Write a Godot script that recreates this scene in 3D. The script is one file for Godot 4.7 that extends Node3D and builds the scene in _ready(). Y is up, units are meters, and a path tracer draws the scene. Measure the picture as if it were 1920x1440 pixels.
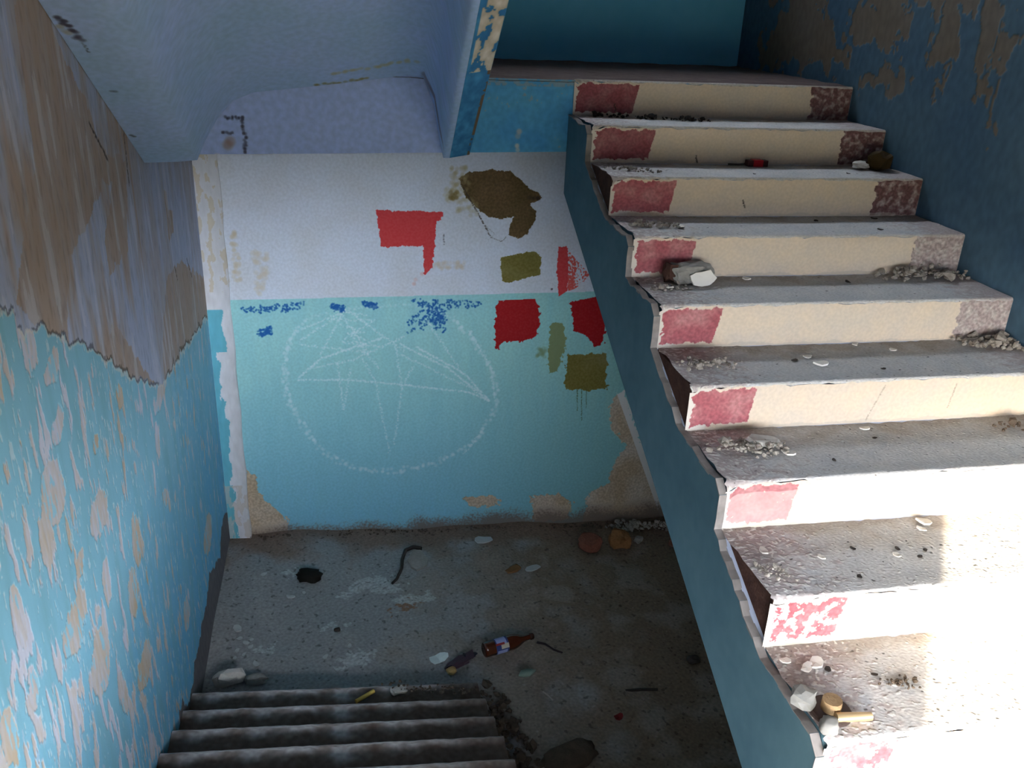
extends Node3D

# ---------------------------------------------------------------- measures (metres; y = 0 is the lower floor)
const ZB := -4.8425          # back wall
const XW := -0.723           # left wall
const XR := 2.185            # right wall
const ZL := -3.634           # front edge of the upper landing
const YL := 2.828            # upper landing level
const H := 0.1389            # riser of the right flight
const D := 0.30              # going of the right flight
const XL := 0.936            # open side of the right flight
const YE := 1.439            # entrance floor
var rng := RandomNumberGenerator.new()
var used := {}

func _ready():
	rng.seed = 7
	make_camera()
	make_light()
	make_materials()
	make_shell()
	make_right_flight()
	make_left_flight()
	make_upper_flight()
	make_clutter()

func make_camera():
	var cam := Camera3D.new()
	cam.name = "camera"
	cam.transform = Transform3D(Basis(Vector3(0.98194, 0.040577, 0.18479), Vector3(0.036642, 0.917449, -0.396163), Vector3(-0.18561, 0.39578, 0.899393)).orthonormalized(), Vector3(0, 3.10, 0))
	cam.fov = 46.951
	cam.near = 0.02
	add_child(cam)
	cam.current = true

func make_light():
	var env := Environment.new()
	env.background_mode = Environment.BG_SKY
	var sky := Sky.new()
	var sm := ProceduralSkyMaterial.new()
	sm.sky_top_color = Color(0.76, 0.785, 0.82)
	sm.sky_horizon_color = Color(0.805, 0.83, 0.865)
	sm.ground_bottom_color = Color(0.16, 0.16, 0.13)
	sm.ground_horizon_color = Color(0.20, 0.20, 0.17)
	sm.sky_energy_multiplier = 1.0
	sky.sky_material = sm
	env.sky = sky
	env.background_energy_multiplier = 35.0
	env.ambient_light_source = Environment.AMBIENT_SOURCE_DISABLED
	env.tonemap_mode = Environment.TONE_MAPPER_LINEAR
	env.tonemap_exposure = 1.55
	env.sdfgi_enabled = true
	env.ssao_enabled = true
	env.ssil_enabled = true
	var we := WorldEnvironment.new()
	we.name = "world_environment"
	we.environment = env
	add_child(we)
	var sun := DirectionalLight3D.new()
	sun.name = "sun"
	sun.light_color = Color(1.0, 0.93, 0.82)
	sun.light_energy = 9.5
	sun.light_angular_distance = 0.6
	sun.shadow_enabled = true
	sun.look_at_from_position(Vector3(0, 3, 0), Vector3(0, 3, 0) + Vector3(0.72, -0.2323, -1.0), Vector3.UP)
	add_child(sun)

# ---------------------------------------------------------------- naming and tagging
func numbered(called: String) -> String:
	if not used.has(called):
		used[called] = 0
		return called
	used[called] += 1
	return "%s_%03d" % [called, used[called]]

func thing(called: String, label: String, category: String, at := Vector3.ZERO, group := "") -> Node3D:
	var o := Node3D.new()
	o.name = numbered(called)
	o.position = at
	add_child(o)
	return tag(o, label, category, group)

func tag(o: Node3D, label: String, category: String, group := "") -> Node3D:
	o.set_meta("label", label)
	o.set_meta("category", category)
	if group != "":
		o.set_meta("group", group)
	return o

func obj(called: String, mesh: Mesh, mat: Material, parent: Node = null) -> MeshInstance3D:
	var m := MeshInstance3D.new()
	m.name = numbered(called) if parent == null else called
	m.mesh = mesh
	if mat != null:
		m.material_override = mat
	(self if parent == null else parent).add_child(m, true)
	return m

func struct(called: String, label: String, category: String, mesh: Mesh, mat: Material) -> MeshInstance3D:
	var m := obj(called, mesh, mat)
	m.set_meta("kind", "structure")
	m.set_meta("label", label)
	m.set_meta("category", category)
	return m

# ---------------------------------------------------------------- mesh helpers
func new_st() -> SurfaceTool:
	var st := SurfaceTool.new()
	st.begin(Mesh.PRIMITIVE_TRIANGLES)
	return st

func tri(st: SurfaceTool, a: Vector3, b: Vector3, c: Vector3, out: Vector3, ua := Vector2.ZERO, ub := Vector2.ZERO, uc := Vector2.ZERO, sg := 4294967295):
	st.set_smooth_group(sg)
	if (b - a).cross(c - a).dot(out) > 0.0:
		var t := b
		b = c
		c = t
		var tu := ub
		ub = uc
		uc = tu
	st.set_uv(ua)
	st.add_vertex(a)
	st.set_uv(ub)
	st.add_vertex(b)
	st.set_uv(uc)
	st.add_vertex(c)

func quad(st: SurfaceTool, a: Vector3, b: Vector3, c: Vector3, d: Vector3, out: Vector3, ua := Vector2(0, 0), ub := Vector2(1, 0), uc := Vector2(1, 1), ud := Vector2(0, 1), sg := 4294967295):
	tri(st, a, b, c, out, ua, ub, uc, sg)
	tri(st, a, c, d, out, ua, uc, ud, sg)

func done(st: SurfaceTool, tangents := false) -> ArrayMesh:
	st.generate_normals()
	if tangents:
		st.generate_tangents()
	st.index()
	return st.commit()

func box(st: SurfaceTool, lo: Vector3, hi: Vector3):
	var c := (lo + hi) / 2
	var p := func(i: int) -> Vector3: return Vector3(hi.x if i & 1 else lo.x, hi.y if i & 2 else lo.y, hi.z if i & 4 else lo.z)
	for f in [[0, 1, 3, 2], [4, 5, 7, 6], [0, 1, 5, 4], [2, 3, 7, 6], [0, 2, 6, 4], [1, 3, 7, 5]]:
		var a: Vector3 = p.call(f[0])
		var b: Vector3 = p.call(f[1])
		var d: Vector3 = p.call(f[2])
		var e: Vector3 = p.call(f[3])
		quad(st, a, b, d, e, (a + d) / 2 - c)

func box_mesh(lo: Vector3, hi: Vector3) -> ArrayMesh:
	var st := new_st()
	box(st, lo, hi)
	return done(st)

# a smooth sheet from f(u, v), u and v in 0..1, uv from g(u, v)
func sheet(st: SurfaceTool, nu: int, nv: int, f: Callable, g: Callable, out: Vector3, sg := 0):
	var ps := []
	var us := []
	for j in nv + 1:
		for i in nu + 1:
			ps.append(f.call(float(i) / nu, float(j) / nv))
			us.append(g.call(float(i) / nu, float(j) / nv))
	var n := nu + 1
	for j in nv:
		for i in nu:
			var k := j * n + i
			quad(st, ps[k], ps[k + 1], ps[k + n + 1], ps[k + n], out, us[k], us[k + 1], us[k + n + 1], us[k + n], sg)

# a polygon in (z, y) carried along x from x0 to x1
func prism_x(st: SurfaceTool, poly: PackedVector2Array, x0: float, x1: float):
	var idx := Geometry2D.triangulate_polygon(poly)
	for k in range(0, idx.size(), 3):
		var a := poly[idx[k]]
		var b := poly[idx[k + 1]]
		var c := poly[idx[k + 2]]
		tri(st, Vector3(x0, a.y, a.x), Vector3(x0, b.y, b.x), Vector3(x0, c.y, c.x), Vector3(-1, 0, 0), a, b, c)
		tri(st, Vector3(x1, a.y, a.x), Vector3(x1, b.y, b.x), Vector3(x1, c.y, c.x), Vector3(1, 0, 0), a, b, c)
	var ccw := not Geometry2D.is_polygon_clockwise(poly)
	for i in poly.size():
		var a := poly[i]
		var b := poly[(i + 1) % poly.size()]
		var e := b - a
		var n := Vector2(e.y, -e.x) if ccw else Vector2(-e.y, e.x)
		quad(st, Vector3(x0, a.y, a.x), Vector3(x1, a.y, a.x), Vector3(x1, b.y, b.x), Vector3(x0, b.y, b.x), Vector3(0, n.y, n.x), a, a, b, b)

# an irregular lump of about that size, resting on y = 0
func lump(size: Vector3, sd: int, rough := 0.3, subdiv := 1, flat := true) -> ArrayMesh:
	var r := RandomNumberGenerator.new()
	r.seed = sd
	var t := (1.0 + sqrt(5.0)) / 2.0
	var vs := [Vector3(-1, t, 0), Vector3(1, t, 0), Vector3(-1, -t, 0), Vector3(1, -t, 0), Vector3(0, -1, t), Vector3(0, 1, t), Vector3(0, -1, -t), Vector3(0, 1, -t), Vector3(t, 0, -1), Vector3(t, 0, 1), Vector3(-t, 0, -1), Vector3(-t, 0, 1)]
	for i in vs.size():
		vs[i] = vs[i].normalized()
	var fs := [[0, 11, 5], [0, 5, 1], [0, 1, 7], [0, 7, 10], [0, 10, 11], [1, 5, 9], [5, 11, 4], [11, 10, 2], [10, 7, 6], [7, 1, 8], [3, 9, 4], [3, 4, 2], [3, 2, 6], [3, 6, 8], [3, 8, 9], [4, 9, 5], [2, 4, 11], [6, 2, 10], [8, 6, 7], [9, 8, 1]]
	for s in subdiv:
		var mid := {}
		var nf := []
		for f in fs:
			var m := []
			for k in 3:
				var a: int = mini(f[k], f[(k + 1) % 3])
				var b: int = maxi(f[k], f[(k + 1) % 3])
				var key := a * 10000 + b
				if not mid.has(key):
					mid[key] = vs.size()
					vs.append((vs[a] + vs[b]).normalized())
				m.append(mid[key])
			nf.append_array([[f[0], m[0], m[2]], [f[1], m[1], m[0]], [f[2], m[2], m[1]], [m[0], m[1], m[2]]])
		fs = nf
	var ps := []
	var low := 1e9
	for v in vs:
		var q: Vector3 = v
		# squared-off, broken look
		q = Vector3(signf(q.x) * pow(absf(q.x), 0.7), signf(q.y) * pow(absf(q.y), 0.7), signf(q.z) * pow(absf(q.z), 0.7))
		q *= 1.0 + r.randf_range(-rough, rough)
		q *= size / 2.0
		low = minf(low, q.y)
		ps.append(q)
	var st := new_st()
	for f in fs:
		var a: Vector3 = ps[f[0]]
		var b: Vector3 = ps[f[1]]
		var c: Vector3 = ps[f[2]]
		var dn := Vector3(0, -low, 0)
		tri(st, a + dn, b + dn, c + dn, a + b + c, Vector2(a.x, a.z) * 5, Vector2(b.x, b.z) * 5, Vector2(c.x, c.z) * 5, 4294967295 if flat else 0)
	return done(st)

# a thin, slightly curled, ragged plate resting on y = 0
func flake(size: Vector2, thick: float, curl: float, sd: int, n := 9) -> ArrayMesh:
	var r := RandomNumberGenerator.new()
	r.seed = sd
	var top := []
	for i in n:
		var a := TAU * i / n
		var q := r.randf_range(0.72, 1.1)
		var x := cos(a) * size.x / 2 * q
		var z := sin(a) * size.y / 2 * q
		top.append(Vector3(x, thick + curl * (x * x * 4 / (size.x * size.x)) * r.randf_range(0.6, 1.0), z))
	var st := new_st()
	var c := Vector3(0, thick, 0)
	for i in n:
		var a: Vector3 = top[i]
		var b: Vector3 = top[(i + 1) % n]
		var dn := Vector3(0, -thick, 0)
		tri(st, c, a, b, Vector3.UP)
		tri(st, c + dn, a + dn, b + dn, Vector3.DOWN)
		quad(st, a, b, b + dn, a + dn, (a + b) / 2 - c)
	return done(st)

# a round bar through points
func tube(st: SurfaceTool, pts: Array, r0: float, r1: float, n := 8):
	var rings := []
	for i in pts.size():
		var p: Vector3 = pts[i]
		var d: Vector3 = (pts[mini(i + 1, pts.size() - 1)] - pts[maxi(i - 1, 0)]).normalized()
		var s := d.cross(Vector3.UP if absf(d.y) < 0.9 else Vector3.RIGHT).normalized()
		var t := s.cross(d)
		var rr := lerpf(r0, r1, float(i) / maxi(pts.size() - 1, 1))
		var ring := []
		for k in n:
			ring.append(p + (s * cos(TAU * k / n) + t * sin(TAU * k / n)) * rr)
		rings.append(ring)
	for i in pts.size() - 1:
		var mid: Vector3 = (pts[i] + pts[i + 1]) / 2
		for k in n:
			var a: Vector3 = rings[i][k]
			var c: Vector3 = rings[i + 1][(k + 1) % n]
			quad(st, a, rings[i][(k + 1) % n], c, rings[i + 1][k], (a + c) / 2 - mid, Vector2(0, 0), Vector2(1, 0), Vector2(1, 1), Vector2(0, 1), 0)
	for e in [0, pts.size() - 1]:
		var o: Vector3 = pts[e] - pts[1 if e == 0 else pts.size() - 2]
		for k in n:
			tri(st, pts[e], rings[e][k], rings[e][(k + 1) % n], o)

# a turned profile of (radius, height) round the y axis
func lathe(st: SurfaceTool, prof: Array, n := 24, sg := 0):
	for i in prof.size() - 1:
		for k in n:
			var a0 := TAU * k / n
			var a1 := TAU * (k + 1) / n
			var p: Vector2 = prof[i]
			var q: Vector2 = prof[i + 1]
			var mid := (a0 + a1) / 2
			var e := q - p
			var nr := Vector2(e.y, -e.x)
			quad(st, Vector3(cos(a0) * p.x, p.y, sin(a0) * p.x), Vector3(cos(a1) * p.x, p.y, sin(a1) * p.x), Vector3(cos(a1) * q.x, q.y, sin(a1) * q.x), Vector3(cos(a0) * q.x, q.y, sin(a0) * q.x), Vector3(cos(mid) * nr.x, nr.y, sin(mid) * nr.x),
				Vector2(float(k) / n, p.y), Vector2(float(k + 1) / n, p.y), Vector2(float(k + 1) / n, q.y), Vector2(float(k) / n, q.y), sg)

# ---------------------------------------------------------------- painting helpers
func noise_img(w: int, h: int, freq: float, sd: int, stretch := 1.0, octaves := 4, kind := FastNoiseLite.TYPE_SIMPLEX_SMOOTH) -> PackedByteArray:
	var n := FastNoiseLite.new()
	n.noise_type = kind
	n.seed = sd
	n.frequency = freq
	n.fractal_type = FastNoiseLite.FRACTAL_FBM
	n.fractal_octaves = octaves
	var hh := maxi(8, int(h / stretch))
	var img := n.get_image(w, hh, false, false, true)
	img.convert(Image.FORMAT_L8)
	if hh != h:
		img.resize(w, h, Image.INTERPOLATE_BILINEAR)
	return img.get_data()

class Canvas:
	var w: int
	var h: int
	var u0: float
	var v0: float
	var k: float            # pixels a metre
	var su := 1.0
	var ids: PackedByteArray
	var rgb: PackedByteArray
	var hgt: PackedByteArray

	func _init(ua: float, ub: float, va: float, vb: float, ppm: float):
		k = ppm
		u0 = ua
		v0 = vb
		su = 1.0 if ub > ua else -1.0
		w = int(absf(ub - ua) * ppm)
		h = int((vb - va) * ppm)
		ids.resize(w * h)
		rgb.resize(w * h * 3)
		hgt.resize(w * h)

	func px(u: float, v: float) -> Vector2:
		return Vector2((u - u0) * su * k, (v0 - v) * k)

	func uv(u: float, v: float) -> Vector2:
		var p := px(u, v)
		return Vector2(p.x / w, p.y / h)

	func poly(flat: Array, val: int):
		var ps := []
		for i in range(0, flat.size(), 2):
			ps.append(px(flat[i], flat[i + 1]))
		var lo := 1e9
		var hi := -1e9
		for p in ps:
			lo = minf(lo, p.y)
			hi = maxf(hi, p.y)
		for y in range(maxi(0, int(lo)), mini(h - 1, int(hi)) + 1):
			var xs := []
			for i in ps.size():
				var a: Vector2 = ps[i]
				var b: Vector2 = ps[(i + 1) % ps.size()]
				if (a.y <= y) != (b.y <= y):
					xs.append(a.x + (y - a.y) / (b.y - a.y) * (b.x - a.x))
			xs.sort()
			for j in range(0, xs.size() - 1, 2):
				for x in range(maxi(0, int(xs[j])), mini(w - 1, int(xs[j + 1])) + 1):
					ids[y * w + x] = val

	func blob(u: float, v: float, ru: float, rv: float, val: int):
		var f := []
		for i in 16:
			f.append_array([u + cos(TAU * i / 16) * ru, v + sin(TAU * i / 16) * rv])
		poly(f, val)

	# blend a dab of colour
	func dab(x: float, y: float, r: float, c: Color, a: float):
		for yy in range(maxi(0, int(y - r)), mini(h - 1, int(y + r)) + 1):
			for xx in range(maxi(0, int(x - r)), mini(w - 1, int(x + r)) + 1):
				var d := Vector2(xx - x, yy - y).length() / maxf(r, 0.5)
				if d < 1.0:
					var t := a * minf(1.0, (1.0 - d) * 2.0)
					var i := (yy * w + xx) * 3
					rgb[i] = int(lerpf(rgb[i], c.r8, t))
					rgb[i + 1] = int(lerpf(rgb[i + 1], c.g8, t))
					rgb[i + 2] = int(lerpf(rgb[i + 2], c.b8, t))

	# a rubbed chalk or brush line through points in metres
	func stroke(flat: Array, width: float, c: Color, a: float, r: RandomNumberGenerator, skip := 0.25, jit := 0.3):
		for i in range(0, flat.size() - 2, 2):
			var p := px(flat[i], flat[i + 1])
			var q := px(flat[i + 2], flat[i + 3])
			var n := maxi(2, int(p.distance_to(q) / maxf(0.7, width * k * 0.4)))
			for s in n:
				if r.randf() < skip:
					continue
				var t := p.lerp(q, float(s) / n) + Vector2(r.randf_range(-1, 1), r.randf_range(-1, 1)) * width * k * jit
				dab(t.x, t.y, maxf(0.8, width * k * 0.5), c, a * r.randf_range(0.5, 1.0))

	func color_tex() -> ImageTexture:
		var img := Image.create_from_data(w, h, false, Image.FORMAT_RGB8, rgb)
		img.generate_mipmaps()
		return ImageTexture.create_from_image(img)

	func height_tex() -> ImageTexture:
		var img := Image.create_from_data(w, h, false, Image.FORMAT_L8, hgt)
		img.generate_mipmaps()
		return ImageTexture.create_from_image(img)

func canvas_mat(c: Canvas, depth_cm: float, rough := 0.9) -> StandardMaterial3D:
	var m := StandardMaterial3D.new()
	m.albedo_texture = c.color_tex()
	m.roughness = rough
	m.metallic_specular = 0.25
	if depth_cm > 0.0:
		m.heightmap_enabled = true
		m.heightmap_texture = c.height_tex()
		m.heightmap_scale = depth_cm
	return m

func put(c: Canvas, i: int, col: Color, hh: int):
	c.rgb[i * 3] = col.r8
	c.rgb[i * 3 + 1] = col.g8
	c.rgb[i * 3 + 2] = col.b8
	c.hgt[i] = clampi(hh, 0, 255)

func flat_mat(c: Color, rough := 0.85, metal := 0.0) -> StandardMaterial3D:
	var m := StandardMaterial3D.new()
	m.albedo_color = c
	m.roughness = rough
	m.metallic = metal
	m.metallic_specular = 0.3
	return m

# speckled material laid on in three planes
func grain_mat(a: Color, b: Color, freq: float, sd: int, scale := 1.5, bump := 0.15, rough := 0.92) -> StandardMaterial3D:
	var w := 256
	var n1 := noise_img(w, w, freq, sd, 1.0, 5)
	var n2 := noise_img(w, w, freq * 6, sd + 1, 1.0, 2)
	var c := Canvas.new(0, 1, 0, 1, w)
	for i in w * w:
		var t := clampf((n1[i] * 0.65 + n2[i] * 0.35) / 255.0, 0, 1)
		put(c, i, a.lerp(b, t), int(255 * t))
	var m := canvas_mat(c, bump, rough)
	m.uv1_triplanar = true
	m.uv1_world_triplanar = true
	m.uv1_scale = Vector3.ONE * scale
	return m

# ---------------------------------------------------------------- materials
var M := {}
var cv_left: Canvas
var cv_back: Canvas
var cv_right: Canvas
var cv_floor: Canvas
var cv_soffit: Canvas
var cv_beam: Canvas
var cv_up: Canvas

const WASH := Color8(166, 176, 200)
const BEIGE := Color8(166, 150, 138)
const BLUE := Color8(134, 188, 208)
const LILAC := Color8(196, 200, 214)
const WHITE := Color8(206, 214, 228)
const TURQ := Color8(156, 208, 208)

func make_materials():
	paint_left()
	paint_back()
	paint_right()
	paint_floor()
	paint_soffit()
	paint_beam()
	M.cement = grain_mat(Color8(120, 118, 114), Color8(165, 162, 156), 0.02, 3)
	M.darkcement = grain_mat(Color8(112, 106, 102), Color8(156, 150, 146), 0.02, 5)
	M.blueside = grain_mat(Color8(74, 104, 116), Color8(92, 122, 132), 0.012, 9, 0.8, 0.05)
	M.bluewall = grain_mat(Color8(92, 172, 212), Color8(110, 186, 222), 0.01, 11, 0.7, 0.05)
	M.brown = grain_mat(Color8(60, 40, 36), Color8(98, 72, 62), 0.03, 13, 2.0, 0.3)
	M.plaster = grain_mat(Color8(172, 168, 160), Color8(214, 210, 204), 0.03, 15, 2.0, 0.1)
	M.rubble = grain_mat(Color8(110, 100, 92), Color8(190, 184, 174), 0.05, 17, 3.0, 0.2)
	M.dirt = grain_mat(Color8(70, 60, 52), Color8(104, 92, 80), 0.03, 19, 2.0, 0.3)
	M.landing = grain_mat(Color8(84, 70, 68), Color8(112, 98, 94), 0.02, 20, 1.5, 0.2)
	M.bare = grain_mat(Color8(112, 104, 96), Color8(140, 132, 122), 0.02, 28, 0.6, 0.0)
	M.brick = grain_mat(Color8(106, 66, 54), Color8(150, 98, 82), 0.04, 21, 4.0, 0.2)
	M.brickorange = grain_mat(Color8(112, 78, 50), Color8(160, 116, 78), 0.04, 23, 4.0, 0.2)
	M.yard = grain_mat(Color8(60, 62, 44), Color8(82, 80, 60), 0.02, 25, 0.3, 0.0)
	M.wash = grain_mat(Color8(166, 176, 198), Color8(186, 194, 212), 0.015, 27, 0.8, 0.08)

func paint_left():
	var c := Canvas.new(-1.45, -4.95, -0.1, 3.3, 270)
	cv_left = c
	var w := c.w
	var h := c.h
	# bare upper band above the ragged edge of the blue paint
	c.poly([-1.45, 3.3, -1.45, 2.46, -1.982, 2.455, -2.055, 2.426, -2.061, 2.371, -2.206, 2.339, -2.291, 2.287, -2.403, 2.216, -2.582, 2.124, -2.732, 2.036, -2.961, 1.89, -3.13, 1.788, -3.332, 1.686, -3.426, 1.649, -3.667, 1.619, -4.02, 1.581, -4.441, 1.535, -4.918, 1.435, -4.96, 1.43, -4.96, 3.3], 1)
	for b in [[-2.413, 3.059, -2.6, 3.2, -2.723, 2.938, -2.937, 2.763, -3.047, 2.605, -3.331, 2.542, -3.303, 2.455, -2.969, 2.536, -2.75, 2.453, -2.523, 2.419, -2.44, 2.324, -2.406, 2.223, -2.225, 2.332, -2.075, 2.43, -2.151, 2.495, -2.254, 2.57, -2.351, 2.666, -2.385, 2.762, -2.393, 2.884],
			[-3.803, 1.977, -4.125, 1.957, -4.857, 1.663, -4.923, 1.442, -4.02, 1.581, -3.514, 1.631, -3.574, 1.775],
			[-2.709, 2.057, -2.858, 2.118, -3.073, 1.924, -3.336, 1.693, -2.961, 1.89], [-3.148, 2.52, -3.3, 2.492, -3.193, 2.255, -2.909, 2.261, -2.9, 2.367],
			[-3.97, 2.3, -4.02, 2.3, -4.02, 2.22, -4.12, 2.2, -4.08, 2.1, -3.95, 2.11]]:
		c.poly(b, 2)
	# scaled patches in the blue paint: centre z, y and half-sizes
	for b in [[-2.081, 1.927, 0.111, 0.08], [-1.978, 1.868, 0.06, 0.066], [-1.75, 1.824, 0.042, 0.07], [-2.06, 1.549, 0.138, 0.07], [-2.208, 1.299, 0.114, 0.089], [-2.756, 1.361, 0.067, 0.091], [-2.628, 1.233, 0.088, 0.074], [-2.375, 1.459, 0.049, 0.067], [-2.408, 1.68, 0.112, 0.053], [-2.206, 2.058, 0.071, 0.036], [-2.822, 1.872, 0.052, 0.03], [-2.101, 2.303, 0.062, 0.054], [-3.402, 1.614, 0.179, 0.032], [-3.266, 1.229, 0.046, 0.043], [-3.375, 0.568, 0.085, 0.074], [-4.095, 0.519, 0.186, 0.086], [-1.586, 1.63, 0.042, 0.066], [-1.734, 1.628, 0.038, 0.041], [-2.177, 1.653, 0.041, 0.037], [-3.262, 1.495, 0.044, 0.069], [-2.489, 1.866, 0.041, 0.026], [-2.346, 1.054, 0.051, 0.082], [-2.616, 0.926, 0.132, 0.06], [-2.142, 1.778, 0.023, 0.048], [-2.224, 2.212, 0.079, 0.035]]:
		c.blob(b[0], b[1], b[2] * 0.85, b[3] * 1.1, 4)
	var src := c.ids.duplicate()
	var wx := noise_img(w, h, 0.05, 31, 3.0, 3)
	var wy := noise_img(w, h, 0.03, 32, 1.0, 4)
	var fine := noise_img(w, h, 0.14, 33, 3.6, 3)
	var streak := noise_img(w, h, 0.035, 34, 7.0, 4)
	var coarse := noise_img(w, h, 0.006, 35, 2.0, 3)
	var chip := noise_img(w, h, 0.045, 36, 3.5, 5)
	for y in h:
		var v := c.v0 - y / c.k
		for x in w:
			var i := y * w + x
			var u := c.u0 - x / c.k
			var sx := clampi(x + int((wx[i] - 128) * 0.05), 0, w - 1)
			var sy := clampi(y + int((wy[i] - 128) * 0.07), 0, h - 1)
			var id := src[sy * w + sx]
			var f := fine[i] / 255.0
			var s := streak[i] / 255.0
			var g := coarse[i] / 255.0
			var q := chip[i] / 255.0
			var col: Color
			var hh := 128
			if id == 1 or id == 2:
				var t := clampf((s - 0.5) * 1.8 + (g - 0.5) * 2.4 + 0.35, 0, 1)
				if id == 2:
					t = clampf(0.9 + (s - 0.5) * 0.9, 0, 1)
				elif u < -3.4:
					t *= 0.45
				col = WASH.lerp(BEIGE, t)
				col = col.darkened(clampf((0.45 - f) * 0.35, 0, 0.2))
				if s < 0.3:
					col = col.lerp(Color8(206, 208, 214), 0.35)
				hh = 90 + int(30 * f) + int(20 * (1 - t))
				# the ragged edge: a dark undercut line over a pale rim
				if src[clampi(sy + 3, 0, h - 1) * w + sx] == 0:
					col = col.darkened(0.32)
			else:
				var dens := 0.0
				dens += clampf((u + 3.3) / 1.6, 0, 1) * 0.085
				dens += clampf((1.6 - v) / 0.9, 0, 1) * clampf((u + 3.2) / 0.7, 0, 1) * 0.075
				var thr := 0.685 - dens
				var chipped := q * 0.75 + f * 0.25 > thr
				col = BLUE.lerp(Color8(110, 180, 218), clampf((1.5 - v) * 0.9 + (g - 0.5) * 0.8, 0, 1))
				col = col.lerp(Color8(122, 172, 186), clampf((s - 0.45) * 1.2, 0, 0.6))
				hh = 190 + int(12 * f)
				if id == 4 or chipped:
					col = LILAC.lerp(Color8(190, 174, 152), clampf((g - 0.35) * 1.4 + (f - 0.5) * 0.8 + (0.3 if id == 4 else 0.0), 0, 1))
					if id == 4 and q < 0.42 and f < 0.5:
						col = BLUE.lightened(0.15)
					hh = 130 + int(30 * f)
				elif q * 0.75 + f * 0.25 > thr - 0.035:
					col = col.lerp(LILAC, 0.45)
				elif f > 0.76 - clampf((u + 3.4) / 1.6, 0, 1) * 0.05 - (g - 0.5) * 0.22:
					col = col.lerp(Color8(196, 214, 220), 0.7)
					hh = 170
				if src[clampi(sy - 3, 0, h - 1) * w + sx] == 1 or src[clampi(sy - 5, 0, h - 1) * w + sx] == 2:
					col = col.lerp(Color8(214, 208, 198), 0.55)
				# bare band over the lower floor
				if v < 0.24 + (g - 0.5) * 0.25 + (q - 0.5) * 0.06 and u < -3.0:
					col = Color8(122, 118, 118).lerp(Color8(96, 94, 100), f)
					hh = 140
			put(c, i, col, hh)
	for l in [[-4.008, 1.965, -4.048, 1.892], [-4.34, 1.91, -4.434, 1.789], [-3.36, 2.66, -3.34, 2.45], [-2.92, 2.72, -3.09, 2.58]]:
		c.stroke(l, 0.012, Color8(60, 56, 56), 0.9, rng, 0.1)
	for n in 46:
		var z := rng.randf_range(-4.7, -2.6)
		var yy := rng.randf_range(0.5, 1.55)
		c.stroke([z, yy, z + rng.randf_range(-0.03, 0.03), yy - rng.randf_range(0.06, 0.22)], 0.006, Color8(170, 196, 206), 0.5, rng, 0.3)
	M.left = canvas_mat(c, 0.7, 0.8)

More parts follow.
